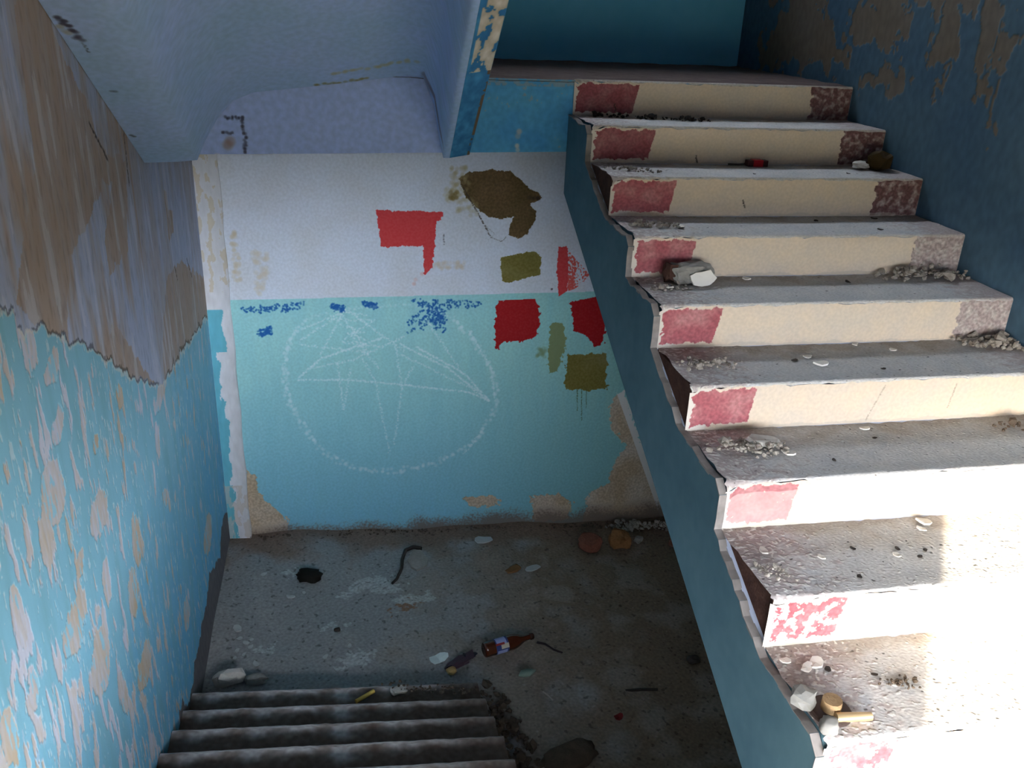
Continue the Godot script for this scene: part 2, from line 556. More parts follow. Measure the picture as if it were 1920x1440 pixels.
func paint_back():
	var c := Canvas.new(-0.75, 2.2, -0.12, 2.5, 330)
	cv_back = c
	var w := c.w
	var h := c.h
	c.poly([-0.8, -0.2, 2.3, -0.2, 2.3, 1.545, -0.8, 1.528], 1)
	c.poly([1.666, 0.888, 1.726, 0.885, 1.835, 0.599, 1.929, 0.4, 2.053, 0.11, 2.2, -0.2, 1.513, -0.2, 1.533, 0.146, 1.671, 0.237, 1.695, 0.374, 1.773, 0.506, 1.653, 0.647, 1.636, 0.76], 2)
	c.poly([1.155, 0.172, 1.351, 0.178, 1.446, 0.091, 1.4, -0.028, 1.183, -0.024], 2)
	c.poly([0.72, 0.194, 0.927, 0.196, 0.957, 0.114, 0.756, 0.121], 2)
	c.poly([-0.682, -0.1, -0.603, 0.477, -0.559, 0.438, -0.523, 0.288, -0.391, 0.127, -0.38, 0.041, -0.511, -0.1], 2)
	c.poly([0.201, 2.036, 0.566, 2.024, 0.56, 1.985, 0.53, 1.971, 0.522, 1.85, 0.508, 1.712, 0.469, 1.666, 0.457, 1.835, 0.226, 1.831], 3)
	c.poly([1.239, 1.823, 1.284, 1.823, 1.311, 1.702, 1.305, 1.556, 1.258, 1.524, 1.237, 1.703], 3)
	c.poly([1.298, 1.804, 1.434, 1.652, 1.359, 1.572, 1.314, 1.556], 7)
	c.poly([0.898, 1.505, 1.114, 1.511, 1.148, 1.411, 1.133, 1.277, 1.069, 1.251, 0.939, 1.248, 0.893, 1.199, 0.881, 1.351], 4)
	c.poly([1.332, 1.486, 1.487, 1.517, 1.556, 1.367, 1.551, 1.23, 1.513, 1.197, 1.44, 1.275, 1.371, 1.304, 1.354, 1.406], 4)
	c.poly([0.904, 1.763, 1.09, 1.799, 1.138, 1.767, 1.135, 1.656, 0.973, 1.617, 0.916, 1.618], 5)
	c.poly([1.339, 1.15, 1.581, 1.152, 1.595, 0.909, 1.337, 0.92], 5)
	c.poly([1.226, 1.359, 1.292, 1.357, 1.316, 1.237, 1.278, 1.047, 1.229, 1.031, 1.214, 1.171], 8)
	c.poly([0.71, 2.243, 0.827, 2.256, 0.931, 2.251, 0.993, 2.208, 1.041, 2.158, 1.103, 2.129, 1.123, 2.105, 1.076, 2.075, 1.052, 2.066, 1.093, 2.03, 1.09, 1.978, 1.053, 1.908, 1.009, 1.868, 0.946, 1.893, 0.944, 1.939, 0.972, 2.0, 0.896, 1.985, 0.82, 2.0, 0.759, 2.045, 0.698, 2.104, 0.667, 2.162, 0.652, 2.206], 6)
	var src := c.ids.duplicate()
	var wx := noise_img(w, h, 0.06, 41, 1.0, 4)
	var wy := noise_img(w, h, 0.06, 42, 1.0, 4)
	var fine := noise_img(w, h, 0.15, 43, 1.0, 3)
	var coarse := noise_img(w, h, 0.008, 44, 1.0, 4)
	var streak := noise_img(w, h, 0.03, 45, 5.0, 3)
	for y in h:
		var v := c.v0 - y / c.k
		for x in w:
			var i := y * w + x
			var u := c.u0 + x / c.k
			var dx := (wx[i] - 128) / 128.0
			var dy := (wy[i] - 128) / 128.0
			var here := src[i]
			var amp := 9.0 if here == 2 or here == 1 else 4.0
			if v > 1.5 and v < 1.57:
				amp = 1.0
			var id := src[clampi(y + int(dy * amp), 0, h - 1) * w + clampi(x + int(dx * amp), 0, w - 1)]
			var f := fine[i] / 255.0
			var g := coarse[i] / 255.0
			var s := streak[i] / 255.0
			var col: Color
			var hh := 160
			if v > 1.543 + (u - 0.5) * 0.006:
				col = WHITE.lerp(Color8(196, 196, 196), clampf(g * 1.3 - 0.35, 0, 1) * 0.5)
			else:
				col = TURQ.lerp(Color8(122, 186, 216), clampf((1.1 - v) * 0.9, 0, 1))
				col = col.lerp(Color8(136, 184, 172), clampf((u - 0.6) * 0.5, 0, 0.5))
				col = col.lerp(Color8(128, 186, 200), (s - 0.5) * 0.4 + 0.2)
			col = col.darkened((0.5 - f) * 0.10 + 0.02)
			hh += int(8 * f)
			match id:
				2:
					col = Color8(186, 166, 140).lerp(Color8(206, 196, 184), clampf(g * 1.6 - 0.4, 0, 1)).darkened((0.5 - f) * 0.3 + 0.05)
					if u > 1.6 and u + v * 0.42 > 2.04:
						col = Color8(214, 214, 212)
					hh = 90 + int(24 * f)
				3: col = Color8(198, 58, 62).lightened(f * 0.1)
				7:
					if f * 0.6 + s * 0.4 > 0.45:
						col = col.lerp(Color8(206, 64, 52), 0.8)
				4: col = Color8(150, 26, 30).lightened(clampf(f - 0.4, 0, 1) * 0.12)
				5: col = Color8(112, 104, 52).lightened((f - 0.4) * 0.15).lerp(Color8(140, 138, 110), clampf(g - 0.55, 0, 1))
				8: col = col.lerp(Color8(116, 116, 62), 0.7)
				6:
					col = Color8(112, 90, 64).lerp(Color8(94, 78, 50), clampf(g * 2 - 0.5, 0, 1)).darkened((0.5 - f) * 0.35 + 0.03)
					hh = 215 + int(30 * f)
			# dirt splashed along the foot of the wall
			var foot := clampf((0.07 + (g - 0.5) * 0.12 + (f - 0.5) * 0.1 - v) * 14.0, 0, 1)
			col = col.lerp(Color8(110, 98, 90), foot * 0.85)
			put(c, i, col, hh)
	# fading edges and smears
	for b in [[0.651, 2.234, 0.05], [0.618, 2.118, 0.045], [0.66, 2.16, 0.05], [0.70, 2.05, 0.06]]:
		for n in 30:
			var p := c.px(b[0] + rng.randf_range(-1, 1) * b[2], b[1] + rng.randf_range(-1, 1) * b[2] * 0.8)
			c.dab(p.x, p.y, 5, Color8(168, 156, 116), 0.25)
	for n in 12:
		var p := c.px(0.625 + rng.randf_range(-1, 1) * 0.02, 2.115 + rng.randf_range(-1, 1) * 0.02)
		c.dab(p.x, p.y, 5, Color8(120, 104, 60), 0.5)
	for n in 40:
		var p := c.px(-0.426 + rng.randf_range(-1, 1) * 0.04, 1.69 + rng.randf_range(-1, 1) * 0.12)
		c.dab(p.x, p.y, 6, Color8(196, 184, 164), 0.3)
		p = c.px(-0.556 + rng.randf_range(-1, 1) * 0.02, 1.78 + rng.randf_range(-1, 1) * 0.14)
		c.dab(p.x, p.y, 5, Color8(190, 176, 150), 0.3)
		p = c.px(0.60 + rng.randf_range(-1, 1) * 0.09, 1.72 + rng.randf_range(-1, 1) * 0.02)
		c.dab(p.x, p.y, 5, Color8(196, 176, 150), 0.2)
	for n in 26:
		var p := c.px(1.17 + rng.randf_range(-1, 1) * 0.03, 1.17 + rng.randf_range(-1, 1) * 0.03)
		c.dab(p.x, p.y, 5, Color8(116, 132, 90), 0.25)
	c.stroke([0.674, 2.16, 0.76, 2.02, 0.80, 1.95, 0.84, 1.88], 0.010, Color8(66, 56, 52), 0.8, rng, 0.3)
	c.stroke([0.84, 1.88, 0.90, 1.855, 0.945, 1.90], 0.006, Color8(86, 80, 80), 0.6, rng, 0.4)
	c.stroke([0.80, 1.95, 0.86, 1.90, 0.82, 1.86], 0.005, Color8(110, 106, 108), 0.5, rng, 0.4)
	c.stroke([1.05, 2.11, 1.12, 2.10], 0.03, Color8(62, 52, 46), 0.8, rng, 0.1)
	c.stroke([1.412, 0.917, 1.423, 0.77], 0.008, Color8(70, 80, 50), 0.7, rng, 0.2)
	c.stroke([1.44, 0.915, 1.456, 0.694], 0.008, Color8(70, 80, 50), 0.7, rng, 0.2)
	c.stroke([1.471, 0.914, 1.48, 0.786], 0.006, Color8(70, 80, 50), 0.6, rng, 0.2)
	c.stroke([0.57, 1.90, 0.575, 1.84], 0.01, Color8(90, 90, 100), 0.6, rng, 0.2)
	c.stroke([0.47, 1.70, 0.44, 1.66, 0.40, 1.60], 0.03, Color8(214, 120, 110), 0.35, rng, 0.3)
	c.stroke([1.214, 1.565, 1.216, 1.58], 0.016, Color8(60, 40, 50), 0.8, rng, 0.0)
	# blue under-paint showing along the top edge
	for b in [[-0.541, 1.478, -0.209, 1.497, 0.02], [-0.06, 1.494, 0.011, 1.475, 0.014], [0.116, 1.503, 0.19, 1.489, 0.014], [0.40, 1.50, 0.789, 1.49, 0.022], [0.36, 1.37, 0.60, 1.45, 0.05], [0.49, 1.47, 0.58, 1.36, 0.05], [-0.46, 1.34, -0.40, 1.36, 0.02]]:
		for n in int(60 + 1800 * b[4] * absf(b[2] - b[0])):
			var t := rng.randf()
			var a := Vector2(lerpf(b[0], b[2], t) + rng.randf_range(-1, 1) * b[4] * 0.5, lerpf(b[1], b[3], t) + rng.randf_range(-1, 1) * b[4])
			c.stroke([a.x, a.y, a.x + rng.randf_range(-0.02, 0.02), a.y + rng.randf_range(-0.02, 0.008)], 0.014, Color8(34, 92, 156), 0.9, rng, 0.05)
	# the circle and star scratched in chalk
	var ch := Color8(206, 224, 228)
	c.stroke([-0.213, 1.411, -0.308, 1.285, -0.34, 1.089, -0.33, 0.93, -0.289, 0.815, -0.22, 0.68, -0.146, 0.577, -0.04, 0.49, 0.088, 0.435, 0.283, 0.411, 0.481, 0.44, 0.6, 0.48, 0.713, 0.547, 0.79, 0.61, 0.843, 0.688, 0.89, 0.78, 0.903, 0.884, 0.89, 1.0, 0.847, 1.114, 0.763, 1.253, 0.634, 1.406], 0.026, ch, 0.5, rng, 0.12, 0.7)
	c.stroke([0.634, 1.406, 0.5, 1.46, 0.356, 1.493, 0.026, 1.475, -0.1, 1.45, -0.213, 1.411], 0.016, ch, 0.3, rng, 0.4, 0.5)
	c.stroke([-0.25, 1.38, -0.33, 1.25, -0.35, 1.05, -0.30, 0.86], 0.014, ch, 0.35, rng, 0.4, 0.6)
	for l in [[-0.277, 1.047, 0.042, 1.035, 0.353, 0.988, 0.738, 0.927, 0.864, 0.861], [-0.261, 1.06, -0.135, 1.175, 0.232, 1.295], [0.324, 1.25, 0.606, 1.089, 0.864, 0.861], [0.417, 1.23, 0.703, 1.051, 0.864, 0.861]]:
		c.stroke(l, 0.016, ch, 0.65, rng, 0.1)
	for l in [[-0.037, 1.145, -0.017, 0.844, 0.035, 1.109], [0.293, 1.251, 0.331, 0.978, 0.401, 1.113], [0.331, 0.978, 0.279, 0.589], [0.107, 1.167, 0.18, 1.002, 0.252, 0.536], [0.479, 1.394, 0.67, 1.086], [-0.134, 1.198, -0.005, 1.438, 0.139, 1.206, -0.25, 1.267], [-0.215, 1.363, -0.005, 1.453, 0.144, 1.434], [-0.249, 1.283, 0.025, 1.469, 0.354, 1.199], [-0.198, 1.118, 0.046, 1.159, 0.355, 1.299], [-0.051, 1.407, 0.173, 1.401, -0.011, 1.276, 0.231, 1.236], [0.73, 1.321, 0.864, 1.079, 0.905, 0.83], [0.714, 0.509, 0.827, 0.67], [0.3, 1.2, 0.75, 0.95, 0.86, 0.86], [0.05, 1.3, 0.2, 1.1], [-0.02, 1.38, 0.12, 1.33, 0.02, 1.33, 0.14, 1.28]]:
		c.stroke(l, 0.013, ch, 0.5, rng, 0.15, 0.5)
	M.back = canvas_mat(c, 0.4, 0.8)

func paint_right():
	var c := Canvas.new(-4.9, -1.0, 1.3, 4.3, 170)
	cv_right = c
	var w := c.w
	var h := c.h
	for b in [[-3.554, 3.09, 0.22, 0.1], [-4.169, 3.028, 0.292, 0.14], [-4.403, 2.93, 0.222, 0.08], [-3.086, 3.048, 0.09, 0.107], [-2.864, 3.074, 0.04, 0.15], [-2.768, 3.028, 0.05, 0.065], [-3.417, 2.874, 0.16, 0.049], [-2.763, 2.842, 0.022, 0.099], [-2.883, 2.865, 0.02, 0.034], [-2.841, 2.939, 0.027, 0.06], [-3.837, 2.95, 0.131, 0.07], [-3.044, 2.896, 0.02, 0.015], [-2.4, 3.1, 0.1, 0.2], [-1.9, 3.0, 0.08, 0.2], [-3.2, 3.3, 0.5, 0.15], [-4.2, 3.35, 0.6, 0.2]]:
		c.blob(b[0], b[1], b[2], b[3], 1)
	var src := c.ids.duplicate()
	var wx := noise_img(w, h, 0.06, 51, 3.0, 4)
	var wy := noise_img(w, h, 0.05, 52, 1.0, 4)
	var fine := noise_img(w, h, 0.15, 53, 1.5, 3)
	var coarse := noise_img(w, h, 0.01, 54, 1.0, 4)
	for y in h:
		for x in w:
			var i := y * w + x
			var id := src[clampi(y + int((wy[i] - 128) * 0.12), 0, h - 1) * w + clampi(x + int((wx[i] - 128) * 0.10), 0, w - 1)]
			var f := fine[i] / 255.0
			var g := coarse[i] / 255.0
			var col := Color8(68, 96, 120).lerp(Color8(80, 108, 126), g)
			var hh := 180
			if id == 1:
				col = Color8(108, 98, 86).lerp(Color8(114, 108, 102), g)
				hh = 110
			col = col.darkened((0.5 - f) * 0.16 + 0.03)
			put(c, i, col, hh + int(25 * f))
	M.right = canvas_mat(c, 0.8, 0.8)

func paint_floor():
	var c := Canvas.new(-0.8, 2.3, -4.9, -0.5, 220)    # v is z here
	cv_floor = c
	var w := c.w
	var h := c.h
	for b in [[0.12, -4.28, 0.10, 0.06], [0.20, -4.2, 0.10, 0.04], [-0.02, -4.2, 0.06, 0.03], [0.0, -3.62, 0.10, 0.05], [0.35, -4.1, 0.12, 0.05], [-0.35, -4.4, 0.05, 0.03], [-0.1, -3.9, 0.06, 0.03], [-0.45, -3.75, 0.06, 0.03]]:
		c.blob(b[0], b[1], b[2], b[3], 1)
	c.blob(0.28, -4.02, 0.07, 0.04, 2)
	var src := c.ids.duplicate()
	var wx := noise_img(w, h, 0.06, 61, 1.0, 4)
	var fine := noise_img(w, h, 0.2, 62, 1.0, 3)
	var coarse := noise_img(w, h, 0.012, 63, 1.0, 5)
	var spots := noise_img(w, h, 0.09, 64, 1.0, 2)
	for y in h:
		var v := c.v0 - y / c.k
		for x in w:
			var i := y * w + x
			var u := c.u0 + x / c.k
			var dd := int((wx[i] - 128) * 0.12)
			var id := src[clampi(y + dd, 0, h - 1) * w + clampi(x + dd, 0, w - 1)]
			var f := fine[i] / 255.0
			var g := coarse[i] / 255.0
			var p := spots[i] / 255.0
			var col := Color8(150, 150, 150).lerp(Color8(128, 112, 96), clampf((u - 0.35) * 1.1 + (g - 0.5) * 1.6, 0, 1))
			col = col.lerp(Color8(168, 166, 164), clampf((g - 0.55) * 2.0, 0, 0.4))
			col = col.lerp(Color8(126, 104, 90), clampf((v * -1.0 - 4.52 + (g - 0.5) * 0.4) * 3.5, 0, 0.75))
			if id == 1:
				col = col.lerp(Color8(196, 200, 200), 0.35 + 0.45 * f)
			elif id == 2:
				col = col.lerp(Color8(140, 92, 62), 0.6)
			if p > 0.80:
				col = col.darkened(0.25)
			elif p < 0.13:
				col = col.lightened(0.15)
			col = col.darkened((0.5 - f) * 0.25 + 0.02)
			put(c, i, col, int(110 + 80 * f + 60 * (g - 0.5)))
	M.floor = canvas_mat(c, 0.6, 0.95)

func paint_soffit():
	var c := Canvas.new(-0.75, 0.6, 0.0, 3.3, 220)     # v is the way up the slope
	cv_soffit = c
	var w := c.w
	var h := c.h
	var fine := noise_img(w, h, 0.15, 71, 1.0, 3)
	var coarse := noise_img(w, h, 0.012, 72, 1.0, 4)
	for i in w * h:
		var f := fine[i] / 255.0
		var g := coarse[i] / 255.0
		var col := Color8(170, 194, 240).lerp(Color8(160, 190, 224), g).darkened((0.5 - f) * 0.1 + 0.02)
		put(c, i, col, 150 + int(40 * f))
	# a flaked-off strip near the wall, yellow water marks by the beam
	c.stroke([-0.700, 1.10, -0.690, 1.04, -0.682, 0.96], 0.026, Color8(66, 62, 78), 0.9, rng, 0.05)
	c.stroke([-0.682, 0.96, -0.678, 0.90], 0.008, Color8(80, 84, 100), 0.8, rng, 0.1)
	c.stroke([-0.71, 1.06, -0.70, 0.98], 0.03, Color8(160, 150, 130), 0.5, rng, 0.2)
	c.stroke([0.0, 0.09, 0.16, 0.11, 0.32, 0.13], 0.03, Color8(170, 156, 116), 0.6, rng, 0.2)
	c.stroke([-0.07, 0.01, 0.13, 0.02], 0.025, Color8(130, 118, 70), 0.7, rng, 0.2)
	c.stroke([0.33, 0.0, 0.42, 0.10], 0.05, Color8(110, 90, 100), 0.5, rng, 0.2)
	for p in [[-0.681, 0.65], [-0.705, 0.28]]:
		c.stroke([p[0], p[1], p[0] + 0.01, p[1] - 0.02], 0.02, Color8(80, 86, 104), 0.8, rng, 0.0)
	M.soffit = canvas_mat(c, 0.5, 0.9)

func paint_beam():
	var c := Canvas.new(-0.75, 2.25, 2.35, 2.85, 260)
	cv_beam = c
	var w := c.w
	var h := c.h
	var fine := noise_img(w, h, 0.12, 81, 1.0, 3)
	var coarse := noise_img(w, h, 0.02, 82, 1.0, 4)
	for y in h:
		var v := c.v0 - y / c.k
		for x in w:
			var i := y * w + x
			var u := c.u0 + x / c.k
			var f := fine[i] / 255.0
			var g := coarse[i] / 255.0
			var col := Color8(162, 182, 228)
			var hh := 150
			if u > 0.47:
				col = Color8(78, 152, 208).lerp(Color8(92, 166, 206), g)
				if g * 0.6 + f * 0.4 > 0.76 or (v > 2.80 and f > 0.45):
					col = col.lerp(Color8(150, 150, 150), 0.6)
					hh = 110
			elif v < 2.50 + (g - 0.5) * 0.06:
				col = Color8(180, 188, 214)
			put(c, i, col.darkened((0.5 - f) * 0.12 + 0.02), hh + int(30 * f))
	c.stroke([-0.352, 2.66, -0.345, 2.58, -0.355, 2.49], 0.016, Color8(70, 70, 84), 0.9, rng, 0.0)
	c.stroke([-0.36, 2.655, -0.42, 2.655], 0.014, Color8(60, 62, 78), 0.9, rng, 0.0)
	c.stroke([-0.40, 2.60, -0.395, 2.53], 0.05, Color8(140, 112, 92), 0.8, rng, 0.1)
	c.stroke([-0.43, 2.60, -0.39, 2.60], 0.014, Color8(70, 70, 84), 0.8, rng, 0.0)
	c.stroke([0.73, 2.62, 0.74, 2.60], 0.03, Color8(190, 176, 170), 0.8, rng, 0.0)
	c.stroke([0.72, 2.56, 0.74, 2.55], 0.025, Color8(200, 196, 190), 0.8, rng, 0.0)
	M.beam = canvas_mat(c, 0.5, 0.85)

# ---------------------------------------------------------------- shell
func make_shell():
	# lower floor: uneven, falling a little to the right
	var st := new_st()
	var n := FastNoiseLite.new()
	n.seed = 5
	n.frequency = 2.2
	sheet(st, 60, 84, func(u, v):
		var x: float = lerpf(-0.8, 2.3, u)
		var z: float = lerpf(-4.9, -0.7, v)
		return Vector3(x, floor_y(x, z), z),
		func(u, v): return cv_floor.uv(lerpf(-0.8, 2.3, u), lerpf(-4.9, -0.7, v)), Vector3.UP)
	struct("floor", "lower floor of trodden grey and brown dirt with plaster dust", "floor", done(st, true), M.floor)

	st = new_st()
	sheet(st, 1, 1, func(u, v): return Vector3(XW, lerpf(-0.1, 3.3, v), lerpf(-1.45, -4.95, u)), func(u, v): return cv_left.uv(lerpf(-1.45, -4.95, u), lerpf(-0.1, 3.3, v)), Vector3.RIGHT)
	var wl := struct("wall_left", "left wall, scaling blue paint under a bare beige and grey band", "wall", done(st, true), M.left)
	obj("wall_body", box_mesh(Vector3(XW - 0.3, -0.25, -4.95), Vector3(XW - 0.004, 6.0, 1.3)), M.bare, wl)

	st = new_st()
	sheet(st, 1, 1, func(u, v): return Vector3(lerpf(-0.75, 2.2, u), lerpf(-0.12, 2.5, v), ZB), func(u, v): return cv_back.uv(lerpf(-0.75, 2.2, u), lerpf(-0.12, 2.5, v)), Vector3.BACK)
	var wb := struct("wall_back", "back wall, white over turquoise with a chalk star in a circle and red and olive paint blocks", "wall", done(st, true), M.back)
	# with an unseen window added over the landing to light the treads
	st = new_st()
	var wy := Vector2(4.5, 5.6)
	var wx := Vector2(1.05, 2.0)
	box(st, Vector3(XW - 0.3, -0.25, ZB - 0.3), Vector3(XR + 0.3, wy.x, ZB - 0.004))
	box(st, Vector3(XW - 0.3, wy.y, ZB - 0.3), Vector3(XR + 0.3, 6.0, ZB - 0.004))
	box(st, Vector3(XW - 0.3, wy.x, ZB - 0.3), Vector3(wx.x, wy.y, ZB - 0.004))
	box(st, Vector3(wx.y, wy.x, ZB - 0.3), Vector3(XR + 0.3, wy.y, ZB - 0.004))
	obj("wall_body", done(st), M.bluewall, wb)
	st = new_st()
	for f in [[Vector3(wx.x, wy.x, ZB - 0.2), Vector3(wx.x + 0.04, wy.y, ZB - 0.14)], [Vector3(wx.y - 0.04, wy.x, ZB - 0.2), Vector3(wx.y, wy.y, ZB - 0.14)], [Vector3(wx.x + 0.04, wy.x, ZB - 0.2), Vector3(wx.y - 0.04, wy.x + 0.04, ZB - 0.14)], [Vector3(wx.x + 0.04, wy.y - 0.04, ZB - 0.2), Vector3(wx.y - 0.04, wy.y, ZB - 0.14)]]:
		box(st, f[0], f[1])
	struct("window_1", "unglazed window added high above the landing to light the treads", "window", done(st), M.wash)

	st = new_st()
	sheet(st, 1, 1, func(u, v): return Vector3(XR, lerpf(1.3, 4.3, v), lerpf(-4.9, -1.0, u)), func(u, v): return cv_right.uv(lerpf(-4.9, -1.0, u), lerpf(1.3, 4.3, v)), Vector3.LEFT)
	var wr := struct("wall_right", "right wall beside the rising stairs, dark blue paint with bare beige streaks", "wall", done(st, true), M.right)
	obj("wall_body", box_mesh(Vector3(XR + 0.004, -0.25, -4.95), Vector3(XR + 0.3, 6.0, 1.3)), M.bare, wr)

	# front wall behind the viewer, its daylight doorway shaped low to dim top risers
	st = new_st()
	var dx0 := -0.276
	var dx1 := 2.12
	var head := 2.50
	box(st, Vector3(XW, -0.25, 0.6), Vector3(dx0, 6.0, 0.8))
	box(st, Vector3(dx1, -0.25, 0.6), Vector3(XR, 6.0, 0.8))
	box(st, Vector3(dx0, head, 0.6), Vector3(dx1, 6.0, 0.8))
	box(st, Vector3(dx0, -0.25, 0.6), Vector3(dx1, YE - 0.21, 0.8))
	struct("wall_front", "front wall behind the viewer, open doorway shaped low to dim the top risers", "wall", done(st), M.wash)
	struct("ceiling", "ceiling over the stairwell", "ceiling", box_mesh(Vector3(XW - 0.3, 6.0, ZB - 0.3), Vector3(XR + 0.3, 6.2, 1.3)), M.bare)
	struct("ceiling", "slab of the storey above the entrance", "ceiling", box_mesh(Vector3(XW, 4.1, -0.95), Vector3(XR, 4.32, 0.6)), M.wash)
	struct("entrance_floor", "entrance floor slab between the two flights", "floor", box_mesh(Vector3(XW, YE - 0.2, -0.62), Vector3(XR, YE, 0.8)), M.dirt)
	struct("ground", "yard outside the doorway", "ground", box_mesh(Vector3(-14, YE - 0.5, 0.8), Vector3(14, YE - 0.04, 26)), M.yard)


	# upper landing and the beam that carries its front edge
	st = new_st()
	n.frequency = 3.0
	sheet(st, 60, 26, func(u, v):
		var x: float = lerpf(XW, XR, u)
		var z: float = lerpf(ZB, ZL, v)
		var e: float = 0.006 * n.get_noise_2d(x * 8, z * 8) - (0.012 if v > 0.99 else 0.0)
		return Vector3(x, YL + e, z), func(u, v): return Vector2(u, v), Vector3.UP)
	box(st, Vector3(XW, YL - 0.16, ZB), Vector3(XR, YL - 0.02, ZL - 0.05))
	struct("landing", "upper landing at the head of the stairs, brown with dirt", "landing", done(st), M.landing)
	st = new_st()
	var yb := func(x: float) -> float: return 2.51 + 0.03 * (x + 0.723) / 1.6
	var zf := ZL - 0.006
	var top := YL - 0.004
	sheet(st, 24, 1, func(u, v):
		var x: float = lerpf(XW, XR, u)
		return Vector3(x, lerpf(yb.call(x), top, v), zf), func(u, v):
		var x: float = lerpf(XW, XR, u)
		return cv_beam.uv(x, lerpf(yb.call(x), top, v)), Vector3.BACK)
	for f in [[Vector3(XW, yb.call(XW), zf), Vector3(XR, yb.call(XR), zf), Vector3(XR, yb.call(XR), zf - 0.28), Vector3(XW, yb.call(XW), zf - 0.28), Vector3.DOWN], [Vector3(XW, yb.call(XW), zf - 0.28), Vector3(XR, yb.call(XR), zf - 0.28), Vector3(XR, top - 0.1, zf - 0.28), Vector3(XW, top - 0.1, zf - 0.28), Vector3.FORWARD]]:
		quad(st, f[0], f[1], f[2], f[3], f[4], cv_beam.uv(-0.6, 2.6), cv_beam.uv(-0.2, 2.6), cv_beam.uv(-0.2, 2.7), cv_beam.uv(-0.6, 2.7))
	struct("beam", "beam under the upper landing, whitewashed on the left and blue on the right", "beam", done(st), M.beam)

	# shallow pier in the back left corner
	st = new_st()
	var pc := Canvas.new(-0.723, -0.59, -0.05, 2.55, 250)
	var pn := noise_img(pc.w, pc.h, 0.08, 91, 2.5, 4)
	for y in pc.h:
		var v := pc.v0 - y / pc.k
		for x in pc.w:
			var i := y * pc.w + x
			var u := float(x) / pc.w
			var f := pn[i] / 255.0
			var edge := 0.62 if v > 1.25 else (0.30 if v > 0.95 else 0.42 - (0.95 - v) * 0.12)
			var col := Color8(210, 212, 218)
			if v < 1.50 and u + (f - 0.5) * 0.5 < edge:
				col = Color8(104, 178, 196)
			if v < 0.4 and f > 0.5:
				col = col.lerp(Color8(190, 180, 172), 0.6)
			if v > 1.6 and f > 0.62:
				col = col.lerp(Color8(190, 176, 150), 0.6)
			put(pc, i, col.darkened((0.5 - f) * 0.1 + 0.02), 150 + int(60 * f))
	sheet(st, 1, 20, func(u, v): return Vector3(lerpf(XW, -0.60, u) + 0.004 * sin(v * 40) * u, lerpf(-0.05, 2.55, v), ZB + 0.045), func(u, v): return Vector2(u, 1 - v), Vector3.BACK)
	sheet(st, 1, 20, func(u, v): return Vector3(-0.60 + 0.004 * sin(v * 40), lerpf(-0.05, 2.55, v), lerpf(ZB + 0.045, ZB, u)), func(u, v): return Vector2(0.95, 1 - v), Vector3.RIGHT)
	struct("pillar", "shallow corner pier, turquoise paint flaked to white, left of the chalk star", "pillar", done(st), canvas_mat(pc, 0.5))

func floor_y(x: float, z: float) -> float:
	return -0.034 * (x - 0.2) + 0.010 * sin(x * 5.1 + z * 3.3) + 0.006 * sin(x * 13.0 - z * 9.0)

# ---------------------------------------------------------------- right flight
func rise(k: int) -> float:      # top of riser k, counted down from the landing
	return YL - (k - 1) * H

func nose(k: int) -> float:
	return ZL + (k - 1) * D

